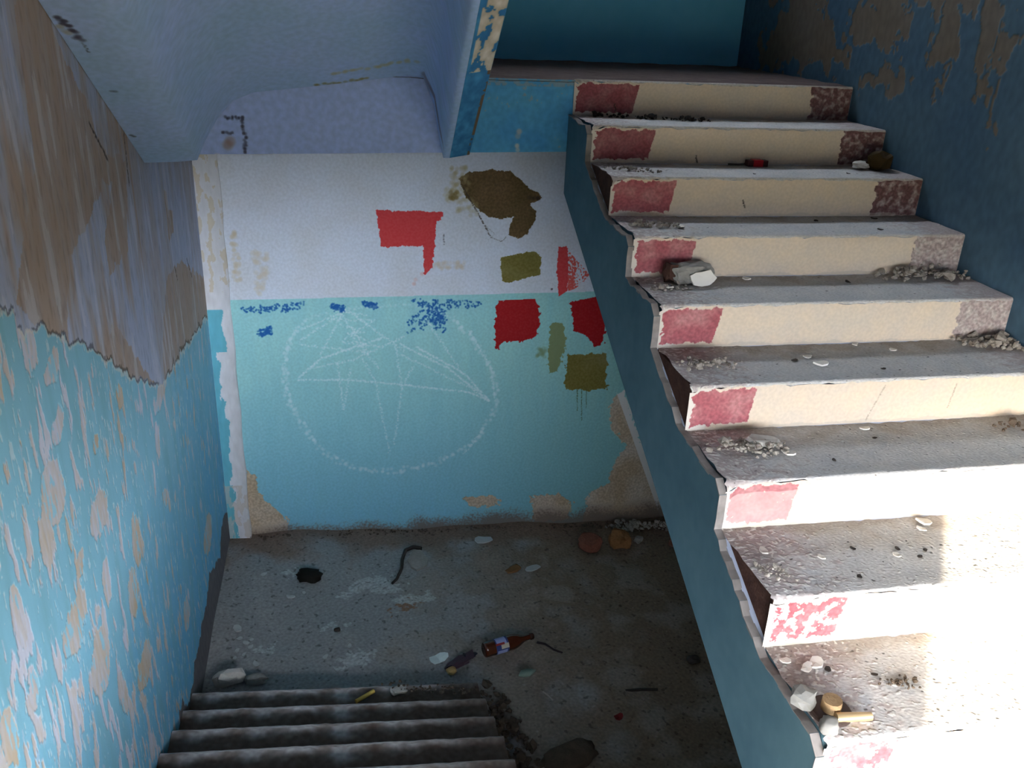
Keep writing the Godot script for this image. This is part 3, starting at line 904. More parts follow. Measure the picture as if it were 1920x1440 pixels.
func paint_risers() -> Canvas:
	var c := Canvas.new(0, 1.25, 0, 10 * 0.15, 420)
	var w := c.w
	var h := c.h
	var rowh := h / 10
	var fine := noise_img(w, h, 0.15, 101, 1.0, 3)
	var coarse := noise_img(w, h, 0.02, 102, 1.0, 4)
	var ragged := noise_img(w, h, 0.06, 103, 1.0, 5)
	# right end of each red block
	var red := [1.205, 1.185, 1.177, 1.151, 1.137, 1.135, 1.136, 1.129, 1.10, 1.10]
	for y in h:
		var k := mini(9, y / rowh)
		var v := 1.0 - float(y - k * rowh) / rowh     # 0 foot .. 1 nosing
		for x in w:
			var i := y * w + x
			var u := x / c.k
			var f := fine[i] / 255.0
			var g := coarse[i] / 255.0
			var r := ragged[i] / 255.0
			var col := Color8(214, 196, 174).lerp(Color8(206, 192, 176), clampf(g * 1.4 - 0.2, 0, 1))
			col = col.darkened((0.5 - f) * 0.08 + 0.01)
			var hh := 170
			if u < 0.07 + (r - 0.5) * 0.04:
				col = Color8(206, 198, 188)
			var re: float = red[k] - XL + (v - 0.5) * 0.025
			if u > 0.018 + (r - 0.5) * 0.03 and u < re + (r - 0.5) * 0.010 and v > 0.16 + (r - 0.5) * 0.16 and v < 0.94 + (r - 0.5) * 0.12:
				var keep := 0.0
				if k >= 7:
					keep = 0.46
				elif k == 6:
					keep = 0.16
				if r > keep:
					col = Color8(164, 92, 98).lerp(Color8(182, 128, 128), clampf(g * 1.6 - 0.5, 0, 1)).darkened((0.5 - f) * 0.3 + 0.03)
					if k == 6:
						col = col.lerp(Color8(206, 186, 178), 0.55 if v < 0.8 else 0.15)
					if k <= 1:
						col = col.darkened(0.12)
					hh = 185
			var ru := 1.062 - 0.002 * k
			if k <= 4 and u > ru + (r - 0.5) * 0.03 and v > 0.05:
				var t := clampf((r - 0.42) * 3.0, 0, 1)
				var rc := Color8(112, 82, 82) if k < 3 else Color8(168, 152, 148)  # upper end blocks get the gloom near the landing painted in
				col = rc.lerp(Color8(196, 190, 184), t * 0.6).darkened((0.5 - f) * 0.4 + 0.03)
				hh = 140 + int(60 * r)
			if v < 0.10 + (g - 0.5) * 0.12:
				col = col.lerp(Color8(176, 168, 156), 0.5)
			put(c, i, col, hh + int(20 * f))
	for l in [[0.62, 5, 0.9, 0.58, 5, 0.1], [0.86, 5, 0.85, 0.85, 5, 0.3]]:
		c.stroke([l[0], c.v0 - (l[1] + 1 - l[2]) * rowh / c.k, l[3], c.v0 - (l[4] + 1 - l[5]) * rowh / c.k], 0.006, Color8(150, 138, 124), 0.7, rng, 0.2)
	for s in [[0.52, 2.55, 0.02], [0.44, 1.75, 0.012], [0.18, 0.62, 0.012]]:
		c.stroke([s[0], c.v0 - s[1] * rowh / c.k, s[0] + s[2] * 0.6, c.v0 - (s[1] + 0.2) * rowh / c.k], 0.007, Color8(60, 54, 50), 0.8, rng, 0.0)
	return c

func paint_treads() -> Canvas:
	var c := Canvas.new(0, 1.25, 0, 10 * 0.36, 380)
	var w := c.w
	var h := c.h
	var rowh := h / 10
	var fine := noise_img(w, h, 0.2, 111, 0.6, 3)
	var coarse := noise_img(w, h, 0.02, 112, 1.0, 5)
	var ragged := noise_img(w, h, 0.05, 113, 0.7, 5)
	var speck := noise_img(w, h, 0.11, 114, 0.8, 2)
	for y in h:
		var k := mini(9, y / rowh)
		var v := float(y - k * rowh) / rowh           # 0 nosing .. 1 back
		for x in w:
			var i := y * w + x
			var u := x / c.k
			var f := fine[i] / 255.0
			var g := coarse[i] / 255.0
			var r := ragged[i] / 255.0
			var s := speck[i] / 255.0
			var col := Color8(192, 193, 194).lerp(Color8(206, 203, 200), clampf(g * 1.5 - 0.25, 0, 1))
			var left := clampf((0.22 - u) * 6.0 + (r - 0.5) * 2.5, 0, 1)
			var right := clampf((u - 1.05) * 8.0 + (r - 0.5) * 2.0, 0, 1)
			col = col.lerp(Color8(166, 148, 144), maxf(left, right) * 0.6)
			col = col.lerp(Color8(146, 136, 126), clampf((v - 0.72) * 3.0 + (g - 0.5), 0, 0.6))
			var hh := 150 + int(40 * (g - 0.5))
			if left > 0.3 and s > 0.62:
				col = col.lerp(Color8(218, 216, 210), 0.8)
				hh = 210
			elif s > 0.80:
				col = col.lerp(Color8(200, 198, 192), 0.6)
				hh = 200
			elif s < 0.14:
				col = col.darkened(0.45)
				hh = 110
			if v < 0.06 and r > 0.5:
				col = col.lerp(Color8(196, 190, 178), 0.5)
			put(c, i, col.darkened((0.5 - f) * 0.22 + 0.02), hh + int(40 * f))
	return c

func make_right_flight():
	var rc := paint_risers()
	var tc := paint_treads()
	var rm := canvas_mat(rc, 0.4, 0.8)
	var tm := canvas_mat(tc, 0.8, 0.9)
	var stair := thing("staircase", "right-hand flight rising to the landing, grey treads and cream risers with red end blocks", "staircase")
	var n := FastNoiseLite.new()
	n.seed = 77
	n.frequency = 7.0
	var broken := [1, 3, 6, 8]
	for k in range(1, 11):
		var y := rise(k)
		var z := nose(k)
		var back := -D - 0.004 if k > 1 else -0.003
		var wear := func(x: float) -> float:
			var e: float = 0.008 + 0.006 * n.get_noise_2d(x * 2.0, k * 9.0) + 0.006 * n.get_noise_2d(x * 9.0, k * 5.0)
			e += 0.030 * clampf(1.0 - (x - XL) / 0.07, 0, 1) * (0.6 + n.get_noise_2d(x * 4.0, k * 3.0))
			return clampf(e, 0.003, 0.045)
		var st := new_st()
		var x0 := XL + 0.02
		sheet(st, 64, 14, func(u, v):
			var x: float = lerpf(x0, XR - 0.004, u)
			var e: float = wear.call(x)
			var a: float
			var p: Vector3
			if v < 0.43:
				a = v / 0.4286 * PI / 2
				p = Vector3(x, y - e + e * sin(a), z - e + e * cos(a))
			else:
				p = Vector3(x, y, lerpf(z - e, z + back, (v - 0.4286) / 0.5714))
				p.y += (0.003 * n.get_noise_2d(x * 5, p.z * 5) - 0.004 * sin((x - XL) / 1.25 * PI))
			if u == 0.0:
				p.x += 0.012 * n.get_noise_2d(p.z * 12, k * 4.0)
			return p, func(u, v):
			var row: float = 0.0 if v < 0.4286 else (v - 0.4286) / 0.5714
			return Vector2(u, (k - 1 + 0.02 + 0.9 * (0.06 * v / 0.4286 if v < 0.4286 else 0.06 + 0.94 * row)) / 10.0), Vector3(0, 1, 0.6))
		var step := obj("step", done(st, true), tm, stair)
		st = new_st()
		sheet(st, 64, 3, func(u, v):
			var x: float = lerpf(x0 - 0.008 + (0.004 if u == 0.0 else 0.0), XR - 0.004, u)
			return Vector3(x, lerpf(y - H - 0.004, y - wear.call(x), v), z + 0.0015 * n.get_noise_2d(x * 6, v * 2)),
			func(u, v): return Vector2(u, (k - 0.02 - 0.96 * v) / 10.0), Vector3.BACK)
		obj("riser", done(st, true), rm, step)
		if k > 1 and k < 10:
			st = new_st()
			var poly := PackedVector2Array([Vector2(z - 0.002, y - H), Vector2(z - 0.002, y - 0.03), Vector2(z - 0.03, y - 0.006), Vector2(z - D, y - 0.004)])
			prism_x(st, poly, XL + 0.022 + 0.004 * (k % 3), XL + 0.10)
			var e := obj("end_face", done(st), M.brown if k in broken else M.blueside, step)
			if k in broken:
				e.set_meta("label", "bare brown broken end of the step")
	# concrete slab the steps stand on
	var drop := 0.317
	var st := new_st()
	prism_x(st, PackedVector2Array([Vector2(ZL + 0.002, rise(1) - H - 0.003), Vector2(nose(9), rise(9) - H - 0.003), Vector2(nose(10) - 0.02, rise(10) - H), Vector2(nose(10) - 0.02, rise(10) - H - drop), Vector2(ZL + 0.002, rise(1) - H - drop)]), XL + 0.018, XR - 0.003)
	obj("slab", done(st), M.wash, stair)
	# blue plaster on the open side, broken away at four steps
	var up := []
	for k in range(9, 0, -1):
		up.append(Vector2(nose(k), rise(k) - H))
		if not (k in broken):
			up.append(Vector2(nose(k) + 0.001, rise(k) - 0.035))
			up.append(Vector2(nose(k) - 0.035, rise(k) - 0.006))
			if k > 1:
				up.append(Vector2(nose(k) - D * 0.6, rise(k) - 0.006))
	up.append(Vector2(ZL, rise(1) - H))
	var poly := PackedVector2Array([Vector2(nose(10) - 0.02, rise(10) - H)])
	var pr := RandomNumberGenerator.new()
	pr.seed = 3
	var last := poly[0]
	for p in up:
		var seg: int = maxi(1, int(last.distance_to(p) / 0.03))
		for s in range(1, seg + 1):
			var q: Vector2 = last.lerp(p, float(s) / seg)
			if s < seg:
				q += Vector2(pr.randf_range(-0.006, 0.006), pr.randf_range(-0.009, 0.003))
			poly.append(q)
		last = p
	st = new_st()
	for i in poly.size() - 1:
		var a := poly[i]
		var b := poly[i + 1]
		var o := Vector2(b.y - a.y, a.x - b.x).normalized() * 0.0015
		if o.y + o.x * 0.5 < 0.0:
			o = -o
		var w := maxf(0.0005, pr.randf_range(-0.006, 0.006))
		quad(st, Vector3(XL - 0.0015, a.y + o.y, a.x + o.x), Vector3(XL - 0.0015, b.y + o.y, b.x + o.x), Vector3(XL + 0.02, b.y + o.y, b.x + o.x), Vector3(XL + 0.02, a.y + o.y, a.x + o.x), Vector3(0, 1, 0.5))
		quad(st, Vector3(XL - 0.0015, a.y + o.y, a.x + o.x), Vector3(XL - 0.0015, b.y + o.y, b.x + o.x), Vector3(XL - 0.0015, b.y - w, b.x), Vector3(XL - 0.0015, a.y - w, a.x), Vector3.LEFT)
	var edge := obj("broken_edge", done(st), M.darkcement, stair)
	edge.set_meta("label", "rough broken edge of the side plaster")
	poly.append(Vector2(ZL, rise(1) - H - drop))
	poly.append(Vector2(nose(10) - 0.02, rise(10) - H - drop))
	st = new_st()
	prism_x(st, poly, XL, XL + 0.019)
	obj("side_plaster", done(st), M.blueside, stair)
	# stub of a railing post let into the ninth step
	var fit := thing("railing_stub", "rusty steel railing stub with a flange on the lowest visible tread", "bracket", Vector3(1.006, rise(9), -1.315))
	st = new_st()
	tube(st, [Vector3(0, -0.01, 0), Vector3(0, 0.035, 0)], 0.022, 0.021, 14)
	obj("post_stub", done(st), M.rust, fit) if M.has("rust") else obj("post_stub", done(st), grain_mat(Color8(120, 92, 66), Color8(176, 150, 112), 0.05, 29, 6.0, 0.1, 0.6), fit)
	st = new_st()
	lathe(st, [Vector2(0.0, 0.010), Vector2(0.042, 0.010), Vector2(0.046, 0.006), Vector2(0.046, -0.004), Vector2(0.0, -0.004)], 20, 4294967295)
	obj("flange", done(st), flat_mat(Color8(70, 58, 54), 0.6, 0.4), fit)
	st = new_st()
	tube(st, [Vector3(-0.005, 0.014, 0.03), Vector3(0.075, 0.012, 0.036)], 0.011, 0.009, 10)
	obj("bolt", done(st), flat_mat(Color8(206, 180, 140), 0.4, 0.6), fit)

# ---------------------------------------------------------------- left flight
func make_left_flight():
	var stair := thing("staircase", "left-hand flight of timeworn dark concrete steps going down to the dirt floor", "staircase")
	var d2 := 0.2131
	var h2 := 0.0991
	var tilt := -0.0793
	var x1 := 0.5725
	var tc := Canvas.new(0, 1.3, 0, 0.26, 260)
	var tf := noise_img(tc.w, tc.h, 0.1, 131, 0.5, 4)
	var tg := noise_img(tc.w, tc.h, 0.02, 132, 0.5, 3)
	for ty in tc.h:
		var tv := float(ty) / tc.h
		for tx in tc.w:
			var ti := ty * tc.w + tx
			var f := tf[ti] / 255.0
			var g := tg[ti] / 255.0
			var edge_lit := clampf((0.62 - tv + (g - 0.5) * 0.35) * 5.0, 0, 1) * (1.0 - 0.5 * clampf((float(tx) / tc.w - 0.72) * 4.0, 0, 1))  # bright nosing, dark back: shade between steps painted into the tread colour
			put(tc, ti, Color8(104, 90, 82).lerp(Color8(172, 170, 170), edge_lit).darkened((0.5 - f) * 0.3 + 0.03), int(120 + 80 * f))
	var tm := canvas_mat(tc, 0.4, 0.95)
	var n := FastNoiseLite.new()
	n.seed = 9
	n.frequency = 6.0
	for j in range(0, 13):
		var y := 0.2072 + h2 * j
		var z := -3.2853 + d2 * j
		var st := new_st()
		var e0 := 0.018
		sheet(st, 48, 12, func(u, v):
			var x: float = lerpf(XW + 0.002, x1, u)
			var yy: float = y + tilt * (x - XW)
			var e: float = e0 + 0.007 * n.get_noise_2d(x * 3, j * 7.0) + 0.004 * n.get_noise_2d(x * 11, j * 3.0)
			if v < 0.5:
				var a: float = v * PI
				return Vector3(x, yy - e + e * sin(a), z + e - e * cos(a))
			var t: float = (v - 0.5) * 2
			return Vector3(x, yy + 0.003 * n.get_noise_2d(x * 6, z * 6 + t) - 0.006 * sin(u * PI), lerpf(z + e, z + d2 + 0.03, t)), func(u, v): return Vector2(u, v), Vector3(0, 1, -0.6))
		# the hidden riser below the nosing and the open right end
		var foot := h2 + 0.03 if j > 0 else 0.34
		quad(st, Vector3(XW + 0.002, y - e0, z + 0.001), Vector3(x1, y + tilt * (x1 - XW) - e0, z + 0.001), Vector3(x1, y + tilt * (x1 - XW) - foot, z + 0.001), Vector3(XW + 0.002, y - foot, z + 0.001), Vector3.FORWARD)
		var yr := y + tilt * (x1 - XW)
		quad(st, Vector3(x1, yr - 0.004, z + 0.012), Vector3(x1, yr - 0.004, z + d2), Vector3(x1, yr - h2 - 0.28, z + d2), Vector3(x1, yr - h2 - 0.28, z + 0.012), Vector3.RIGHT)
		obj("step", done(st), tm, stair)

# ---------------------------------------------------------------- upper flight
func make_upper_flight():
	var stair := thing("staircase", "whitewashed underside of the flight climbing from the landing over the left stairs", "staircase")
	var sl := 0.557
	var len := 2.55
	var sec := [Vector2(XW + 0.002, 2.482), Vector2(-0.60, 2.486), Vector2(-0.527, 2.494), Vector2(-0.495, 2.56), Vector2(-0.44, 2.65), Vector2(-0.38, 2.715), Vector2(-0.30, 2.748), Vector2(0.0, 2.785), Vector2(0.28, 2.825), Vector2(0.345, 2.815), Vector2(0.385, 2.72), Vector2(0.405, 2.60), Vector2(0.425, 2.512), Vector2(0.45, 2.512)]
	var at := func(p: Vector2, t: float) -> Vector3:
		var sk := -0.05 * t * len * clampf(p.x * 4.0, 0, 1)
		return Vector3(p.x + sk, p.y + sl * t * len, ZL + 0.002 + t * len)
	var st := new_st()
	for i in sec.size() - 1:
		var a: Vector2 = sec[i]
		var b: Vector2 = sec[i + 1]
		for t in 12:
			var t0 := t / 12.0
			var t1 := (t + 1) / 12.0
			var up := len * sqrt(1 + sl * sl)
			quad(st, at.call(a, t0), at.call(b, t0), at.call(b, t1), at.call(a, t1), Vector3(0, -1, 0.5) + Vector3(0.6 if i in [2, 3, 4] else (-1.0 if i in [9, 10, 11] else 0.0), 0, 0), cv_soffit.uv(a.x, t0 * up), cv_soffit.uv(b.x, t0 * up), cv_soffit.uv(b.x, t1 * up), cv_soffit.uv(a.x, t1 * up), 0)
	obj("slab", done(st, true), M.soffit, stair)
	# blue-painted edge band of the outer string, knocked off near its top
	var bc := Canvas.new(0.44, 0.54, 0.0, 2.95, 230)
	var bn := noise_img(bc.w, bc.h, 0.07, 121, 2.0, 4)
	for y in bc.h:
		var v := bc.v0 - y / bc.k
		for x in bc.w:
			var i := y * bc.w + x
			var f := bn[i] / 255.0
			var u := float(x) / bc.w
			var col := Color8(56, 122, 182).lerp(Color8(74, 146, 192), f)
			var hh := 190
			if v > 0.78 and v < 1.5 and absf(u - 0.55) < 0.42 and f > 0.46 - clampf((v - 0.78) * 0.3, 0, 0.1):
				col = Color8(178, 168, 146).lerp(Color8(206, 202, 196), f)
				hh = 90
			elif u > 0.86 and f > 0.4:
				col = Color8(110, 92, 76)
			put(bc, i, col.darkened((0.5 - f) * 0.25 + 0.03), hh)
	st = new_st()
	for t in 20:
		var t0 := t / 20.0
		var t1 := (t + 1) / 20.0
		var a := Vector2(0.45, 2.512)
		var b := Vector2(0.531, 2.526)
		quad(st, at.call(a, t0), at.call(b, t0), at.call(b, t1), at.call(a, t1), Vector3.DOWN, Vector2(0, 1 - t0), Vector2(1, 1 - t0), Vector2(1, 1 - t1), Vector2(0, 1 - t1))
		quad(st, at.call(b, t0), at.call(b + Vector2(0, 0.3), t0), at.call(b + Vector2(0, 0.3), t1), at.call(b, t1), Vector3.RIGHT, Vector2(0.3, 1 - t0), Vector2(0.6, 1 - t0), Vector2(0.6, 1 - t1), Vector2(0.3, 1 - t1))
	var band := obj("string", done(st), canvas_mat(bc, 0.8), stair)
	band.set_meta("label", "blue painted outer string with a knocked-off patch")
	st = new_st()
	var u0 := Vector2(XW + 0.002, 2.95)
	var u1 := Vector2(0.531, 2.95)
	quad(st, at.call(u0, 0.0), at.call(u1, 0.0), at.call(u1, 1.0), at.call(u0, 1.0), Vector3.UP)
	obj("tread_slope", done(st), M.cement, stair)

# ---------------------------------------------------------------- clutter
# one mesh as a thing of its own
func item(called: String, mesh: Mesh, mat: Material, at: Vector3, turn: Vector3, label: String, category: String, group := "") -> MeshInstance3D:
	var m := obj(called, mesh, mat)
	m.position = at
	m.rotation_degrees = turn
	tag(m, label, category, group)
	return m

func on_floor(x: float, z: float, up := 0.0) -> Vector3:
	return Vector3(x, floor_y(x, z) + up, z)

func on_tread(k: int, x: float, z: float) -> Vector3:
	return Vector3(x, rise(k) - 0.004 * sin((x - XL) / 1.25 * PI) + 0.001, z)

# a heap of broken plaster and mortar as one mass: spread round a line a..b
func heap(label: String, a: Vector3, b: Vector3, spread: float, count: int, size: float, mat: Material, high := 0.03, sd := 1, zlo := -9.0, zhi := 9.0):
	var r := RandomNumberGenerator.new()
	r.seed = sd
	var st := new_st()
	var kinds := []
	for i in 4:
		kinds.append(lump(Vector3(1, 0.7, 0.85), sd * 10 + i, 0.35, 0))
	for i in count:
		var q := r.randf()
		var w := (r.randf() + r.randf() - 1.0) * spread
		var p := a.lerp(b, q) + Vector3(w, 0, (r.randf() + r.randf() - 1.0) * spread * 0.7)
		var s := size * r.randf_range(0.35, 1.0) * (1.4 if r.randf() < 0.1 else 0.8)
		p.y += high * r.randf() * clampf(1.0 - absf(w) / spread, 0, 1) - s * 0.1
		p.x = clampf(p.x, XW + 0.02 if zlo < -8.0 else XL + 0.035, XR - 0.03)
		p.z = clampf(p.z, zlo, zhi)
		var t := Transform3D(Basis.from_euler(Vector3(r.randf_range(-0.5, 0.5), r.randf() * TAU, r.randf_range(-0.5, 0.5))).scaled(Vector3(s, s, s)), p)
		st.append_from(kinds[i % 4], 0, t)
	var m := obj("rubble", st.commit(), mat)
	m.set_meta("kind", "stuff")
	tag(m, label, "rubble")

func make_clutter():
	var ord := ["", "first", "second", "third", "fourth", "fifth", "sixth", "seventh", "eighth", "ninth"]
	var pale := flat_mat(Color8(226, 222, 214), 0.9)
	var grey: Material = M.cement
	var dark := flat_mat(Color8(62, 57, 54), 0.9)
	var flakes := []
	for i in 6:
		flakes.append(flake(Vector2(0.05, 0.032), 0.005, 0.006, 40 + i))
	# plaster flakes on the treads of the right flight: tread, x, z, size, dark or pale
	var fl := [[3, 1.536, -3.123, 0.5, 1], [3, 1.929, -3.139, 0.6, 1], [4, 1.723, -2.955, 0.8, 1], [4, 1.975, -2.979, 0.9, 1], [4, 1.895, -2.812, 0.8, 1], [4, 1.16, -2.86, 1.2, 0],
		[5, 1.163, -2.676, 0.9, 0], [5, 1.7, -2.642, 0.9, 1], [5, 1.354, -2.698, 0.9, 0], [5, 1.035, -2.606, 1.2, 0],
		[6, 1.407, -2.325, 0.9, 0], [6, 1.352, -2.299, 0.9, 1], [6, 1.421, -2.262, 1.4, 0], [6, 1.622, -2.415, 0.8, 0], [6, 1.724, -2.359, 0.7, 0], [6, 1.599, -2.213, 0.6, 1],
		[7, 1.496, -2.094, 0.9, 0], [7, 1.492, -2.035, 0.6, 1], [7, 1.192, -1.969, 1.2, 0], [7, 1.30, -1.92, 0.6, 1],
		[8, 1.157, -1.678, 0.7, 0], [8, 1.261, -1.705, 0.6, 1], [8, 1.377, -1.691, 0.6, 1], [8, 1.359, -1.664, 0.7, 0], [8, 1.526, -1.80, 1.3, 0], [8, 1.50, -1.77, 0.7, 0], [8, 1.415, -1.652, 0.6, 1], [8, 1.447, -1.677, 0.6, 1], [8, 1.02, -1.72, 0.9, 0], [8, 1.21, -1.59, 0.7, 1],
		[9, 1.053, -1.462, 1.3, 0], [9, 1.023, -1.45, 1.0, 0], [9, 1.071, -1.44, 0.8, 1], [9, 0.985, -1.48, 0.8, 0], [9, 1.171, -1.409, 0.6, 1]]
	for i in fl.size():
		var f: Array = fl[i]
		var before := 0
		var alike := 0
		for o in fl:
			if o[0] == f[0] and o[4] == f[4]:
				alike += 1
				if o[1] < f[1]:
					before += 1
		var what := "pale plaster flake" if f[4] == 0 else "dark mortar crumb"
		var which := "only %s" % what if alike == 1 else "%s %s from the left" % [ord[before + 1], what]
		var m := item("plaster_flake" if f[4] == 0 else "mortar_crumb", flakes[i % 6], pale if f[4] == 0 else dark, on_tread(f[0], f[1], f[2]), Vector3(rng.randf_range(-6, 6), rng.randf() * 360, rng.randf_range(-6, 6)),
			"%s on the %s tread down from the landing" % [which, ord[f[0] - 1]], "flake" if f[4] == 0 else "crumb", "pale flakes on the right flight" if f[4] == 0 else "dark crumbs on the right flight")
		m.scale = Vector3.ONE * f[3] * (0.8 if f[4] == 0 else 0.6)
	var dull := flat_mat(Color8(176, 178, 178), 0.9)
	# flakes on the lower floor
	var gl := [[-0.495, -4.374, 1.0], [-0.339, -4.166, 1.1], [-0.599, -3.912, 1.5], [-0.58, -3.838, 0.8], [-0.545, -3.801, 0.9], [-0.585, -3.748, 0.8], [-0.521, -3.77, 0.9], [-0.486, -3.643, 1.0], [-0.593, -3.697, 0.7], [0.089, -4.289, 0.8], [-0.027, -3.722, 0.8], [-0.148, -3.665, 0.9], [-0.268, -4.209, 0.7], [-0.55, -3.72, 0.6], [-0.52, -3.83, 0.6]]
	for i in gl.size():
		var near_wall: bool = gl[i][0] < -0.5
		var before := 0
		for o in gl:
			if (o[0] < -0.5) == near_wall and ((o[1] < gl[i][1]) if near_wall else (o[0] < gl[i][0])):
				before += 1
		var m := item("plaster_flake", flakes[i % 6], dull, on_floor(gl[i][0], gl[i][1], 0.004), Vector3(rng.randf_range(-5, 5), rng.randf() * 360, rng.randf_range(-5, 5)),
			("whitish flake by the left wall on the lower floor, %s counted from the back" if near_wall else "whitish flake on the open grey lower floor, %s counted from the left") % ord[before + 1], "flake", "flakes on the lower floor")
		m.scale = Vector3.ONE * gl[i][2] * 0.9
	# rubble masses
	var rb: Material = M.rubble
	heap("heap of broken plaster at the right end of the fourth tread by the blue wall", on_tread(5, 1.90, -2.70), on_tread(5, 2.14, -2.66), 0.10, 110, 0.030, rb, 0.035, 1, -2.714, -2.459)
	heap("broken plaster at the right end of the fifth tread by the blue wall", on_tread(6, 2.02, -2.40), on_tread(6, 2.16, -2.34), 0.10, 80, 0.028, rb, 0.025, 2, -2.414, -2.159)
	heap("thin dark rubble along the back of the sixth tread on the right", on_tread(7, 1.90, -2.06), on_tread(7, 2.15, -2.0), 0.07, 50, 0.022, M.dirt, 0.015, 3, -2.114, -1.859)
	heap("crumbled plaster at the left end of the fifth tread", on_tread(6, 0.98, -2.28), on_tread(6, 1.12, -2.27), 0.06, 70, 0.020, rb, 0.02, 4, -2.414, -2.159)
	heap("crumbled plaster at the left end of the sixth tread", on_tread(7, 1.00, -2.02), on_tread(7, 1.18, -1.98), 0.07, 90, 0.024, rb, 0.025, 5, -2.114, -1.859)
	heap("crumbled plaster at the left end of the fourth tread", on_tread(5, 0.99, -2.60), on_tread(5, 1.08, -2.60), 0.05, 50, 0.018, rb, 0.012, 6, -2.714, -2.459)
	heap("crumbled plaster at the left end of the third tread", on_tread(4, 0.99, -2.88), on_tread(4, 1.12, -2.86), 0.06, 70, 0.020, rb, 0.015, 7, -3.014, -2.759)
	heap("crumbled plaster at the left end of the second tread", on_tread(3, 0.99, -3.20), on_tread(3, 1.15, -3.12), 0.05, 50, 0.018, rb, 0.012, 8, -3.314, -3.059)
	heap("black crumbs in a row along the back of the first tread", on_tread(2, 1.04, -3.60), on_tread(2, 1.50, -3.52), 0.03, 80, 0.022, dark, 0.012, 9, -3.614, -3.359)
	heap("fine gravel on the sunny edge of the eighth tread", on_tread(9, 1.19, -1.38), on_tread(9, 1.25, -1.37), 0.04, 50, 0.010, M.dirt, 0.004, 10, -1.514, -1.259)
	heap("loose crumbs at the left end of the seventh tread", on_tread(8, 0.99, -1.66), on_tread(8, 1.03, -1.60), 0.04, 40, 0.014, rb, 0.008, 11, -1.814, -1.559)
	heap("mortar and plaster rubble along the foot of the back wall", on_floor(1.70, -4.74), on_floor(2.12, -4.70), 0.07, 170, 0.034, rb, 0.05, 12)
	heap("dirt and crumbs along the foot of the back wall under the star", on_floor(-0.58, -4.80), on_floor(1.70, -4.78), 0.05, 220, 0.022, M.dirt, 0.012, 13)
	heap("dark rubble beside the broken edge of the left stairs", on_floor(0.62, -3.35), on_floor(0.72, -2.70), 0.12, 160, 0.045, M.dirt, 0.04, 14)
	heap("crumbs lodged on the lowest steps of the left stairs", Vector3(0.15, 0.17, -3.24), Vector3(0.55, 0.14, -3.18), 0.06, 60, 0.020, M.dirt, 0.012, 15)
	heap("grit spread over the brown dirt under the right flight", on_floor(1.0, -3.9), on_floor(1.9, -3.2), 0.7, 220, 0.016, M.dirt, 0.0, 16)
	# the larger lumps
	var lumpy := thing("plaster_lump", "large broken plaster lump with a white face on the fourth tread", "plaster lump", on_tread(5, 1.135, -2.672), "")
	var m0 := obj("core", lump(Vector3(0.15, 0.065, 0.09), 3, 0.16, 2), M.cement, lumpy)
	m0.rotation_degrees = Vector3(0, 8, 0)
	var wf := obj("white_face", flake(Vector2(0.10, 0.055), 0.008, 0.004, 8, 11), pale, lumpy)
	wf.position = Vector3(0.03, 0.026, 0.046)
	wf.rotation_degrees = Vector3(72, 0, 0)
	wf.set_meta("label", "white painted skin of the lump")
	var dk := obj("dark_rim", lump(Vector3(0.05, 0.06, 0.07), 9, 0.3, 1), M.brown, lumpy)
	dk.position = Vector3(-0.065, 0.0, 0.0)
	dk.set_meta("label", "dark broken end")
	item("plaster_chunk", lump(Vector3(0.07, 0.028, 0.05), 22, 0.25, 1), M.plaster, on_tread(3, 2.035, -3.235), Vector3(0, 20, 0), "pale plaster chunk beside the dark clod on the second tread", "plaster chunk")
	item("earth_clod", lump(Vector3(0.10, 0.065, 0.08), 23, 0.25, 1), flat_mat(Color8(58, 46, 26), 0.95), on_tread(3, 2.11, -3.22), Vector3(0, 40, 0), "dark brown clod by the blue wall on the second tread", "clod")
	item("concrete_chunk", lump(Vector3(0.05, 0.035, 0.055), 24, 0.25, 1), M.cement, on_tread(9, 0.958, -1.345), Vector3(0, 30, 0), "grey lump next to the railing stub", "lump")
	item("pebble", lump(Vector3(0.04, 0.032, 0.038), 25, 0.12, 2, false), M.cement, on_tread(9, 0.972, -1.262), Vector3(0, 60, 0), "small rounded grey stone at the left corner of the eighth tread", "stone")
	item("plaster_chunk", lump(Vector3(0.10, 0.022, 0.05), 26, 0.3, 1), M.plaster, on_tread(7, 1.135, -2.025), Vector3(0, -18, 0), "flat curved plaster chunk near the left end of the sixth tread", "plaster chunk")
	# small red packet
	var pk := thing("packet", "small red packet with dark ends on the second tread", "packet", on_tread(3, 1.622, -3.295), "")
	var st := new_st()
	box(st, Vector3(-0.020, 0.001, -0.018), Vector3(0.020, 0.026, 0.018))
	obj("middle", done(st), flat_mat(Color8(176, 22, 40), 0.5), pk)
	for s in [-1, 1]:
		st = new_st()
		box(st, Vector3(minf(s * 0.020, s * 0.041), 0.001, -0.017), Vector3(maxf(s * 0.020, s * 0.041), 0.024, 0.017))
		obj("end", done(st), flat_mat(Color8(60, 20, 26), 0.5), pk)
	st = new_st()
	tube(st, [Vector3(-0.04, 0.004, 0), Vector3(0.0, 0.004, 0.004), Vector3(0.025, 0.005, 0.0), Vector3(0.045, 0.010, -0.01)], 0.004, 0.003, 6)
	item("twig", done(st), dark, on_tread(3, 1.553, -3.315), Vector3.ZERO, "thin dark twig lying left of the red packet", "twig")
	# bottle
	var bt := thing("bottle", "brown glass beer bottle with a blue and white label lying on the lower floor", "bottle", on_floor(0.655, -3.598, 0.041))
	var d := Vector3(0.943 - 0.66, 0.0, -3.679 + 3.601).normalized()
	bt.basis = Basis(Vector3.UP.cross(d).normalized(), d, Vector3.UP.cross(d).normalized().cross(d)).orthonormalized()
	var glass := flat_mat(Color8(74, 34, 18), 0.12)
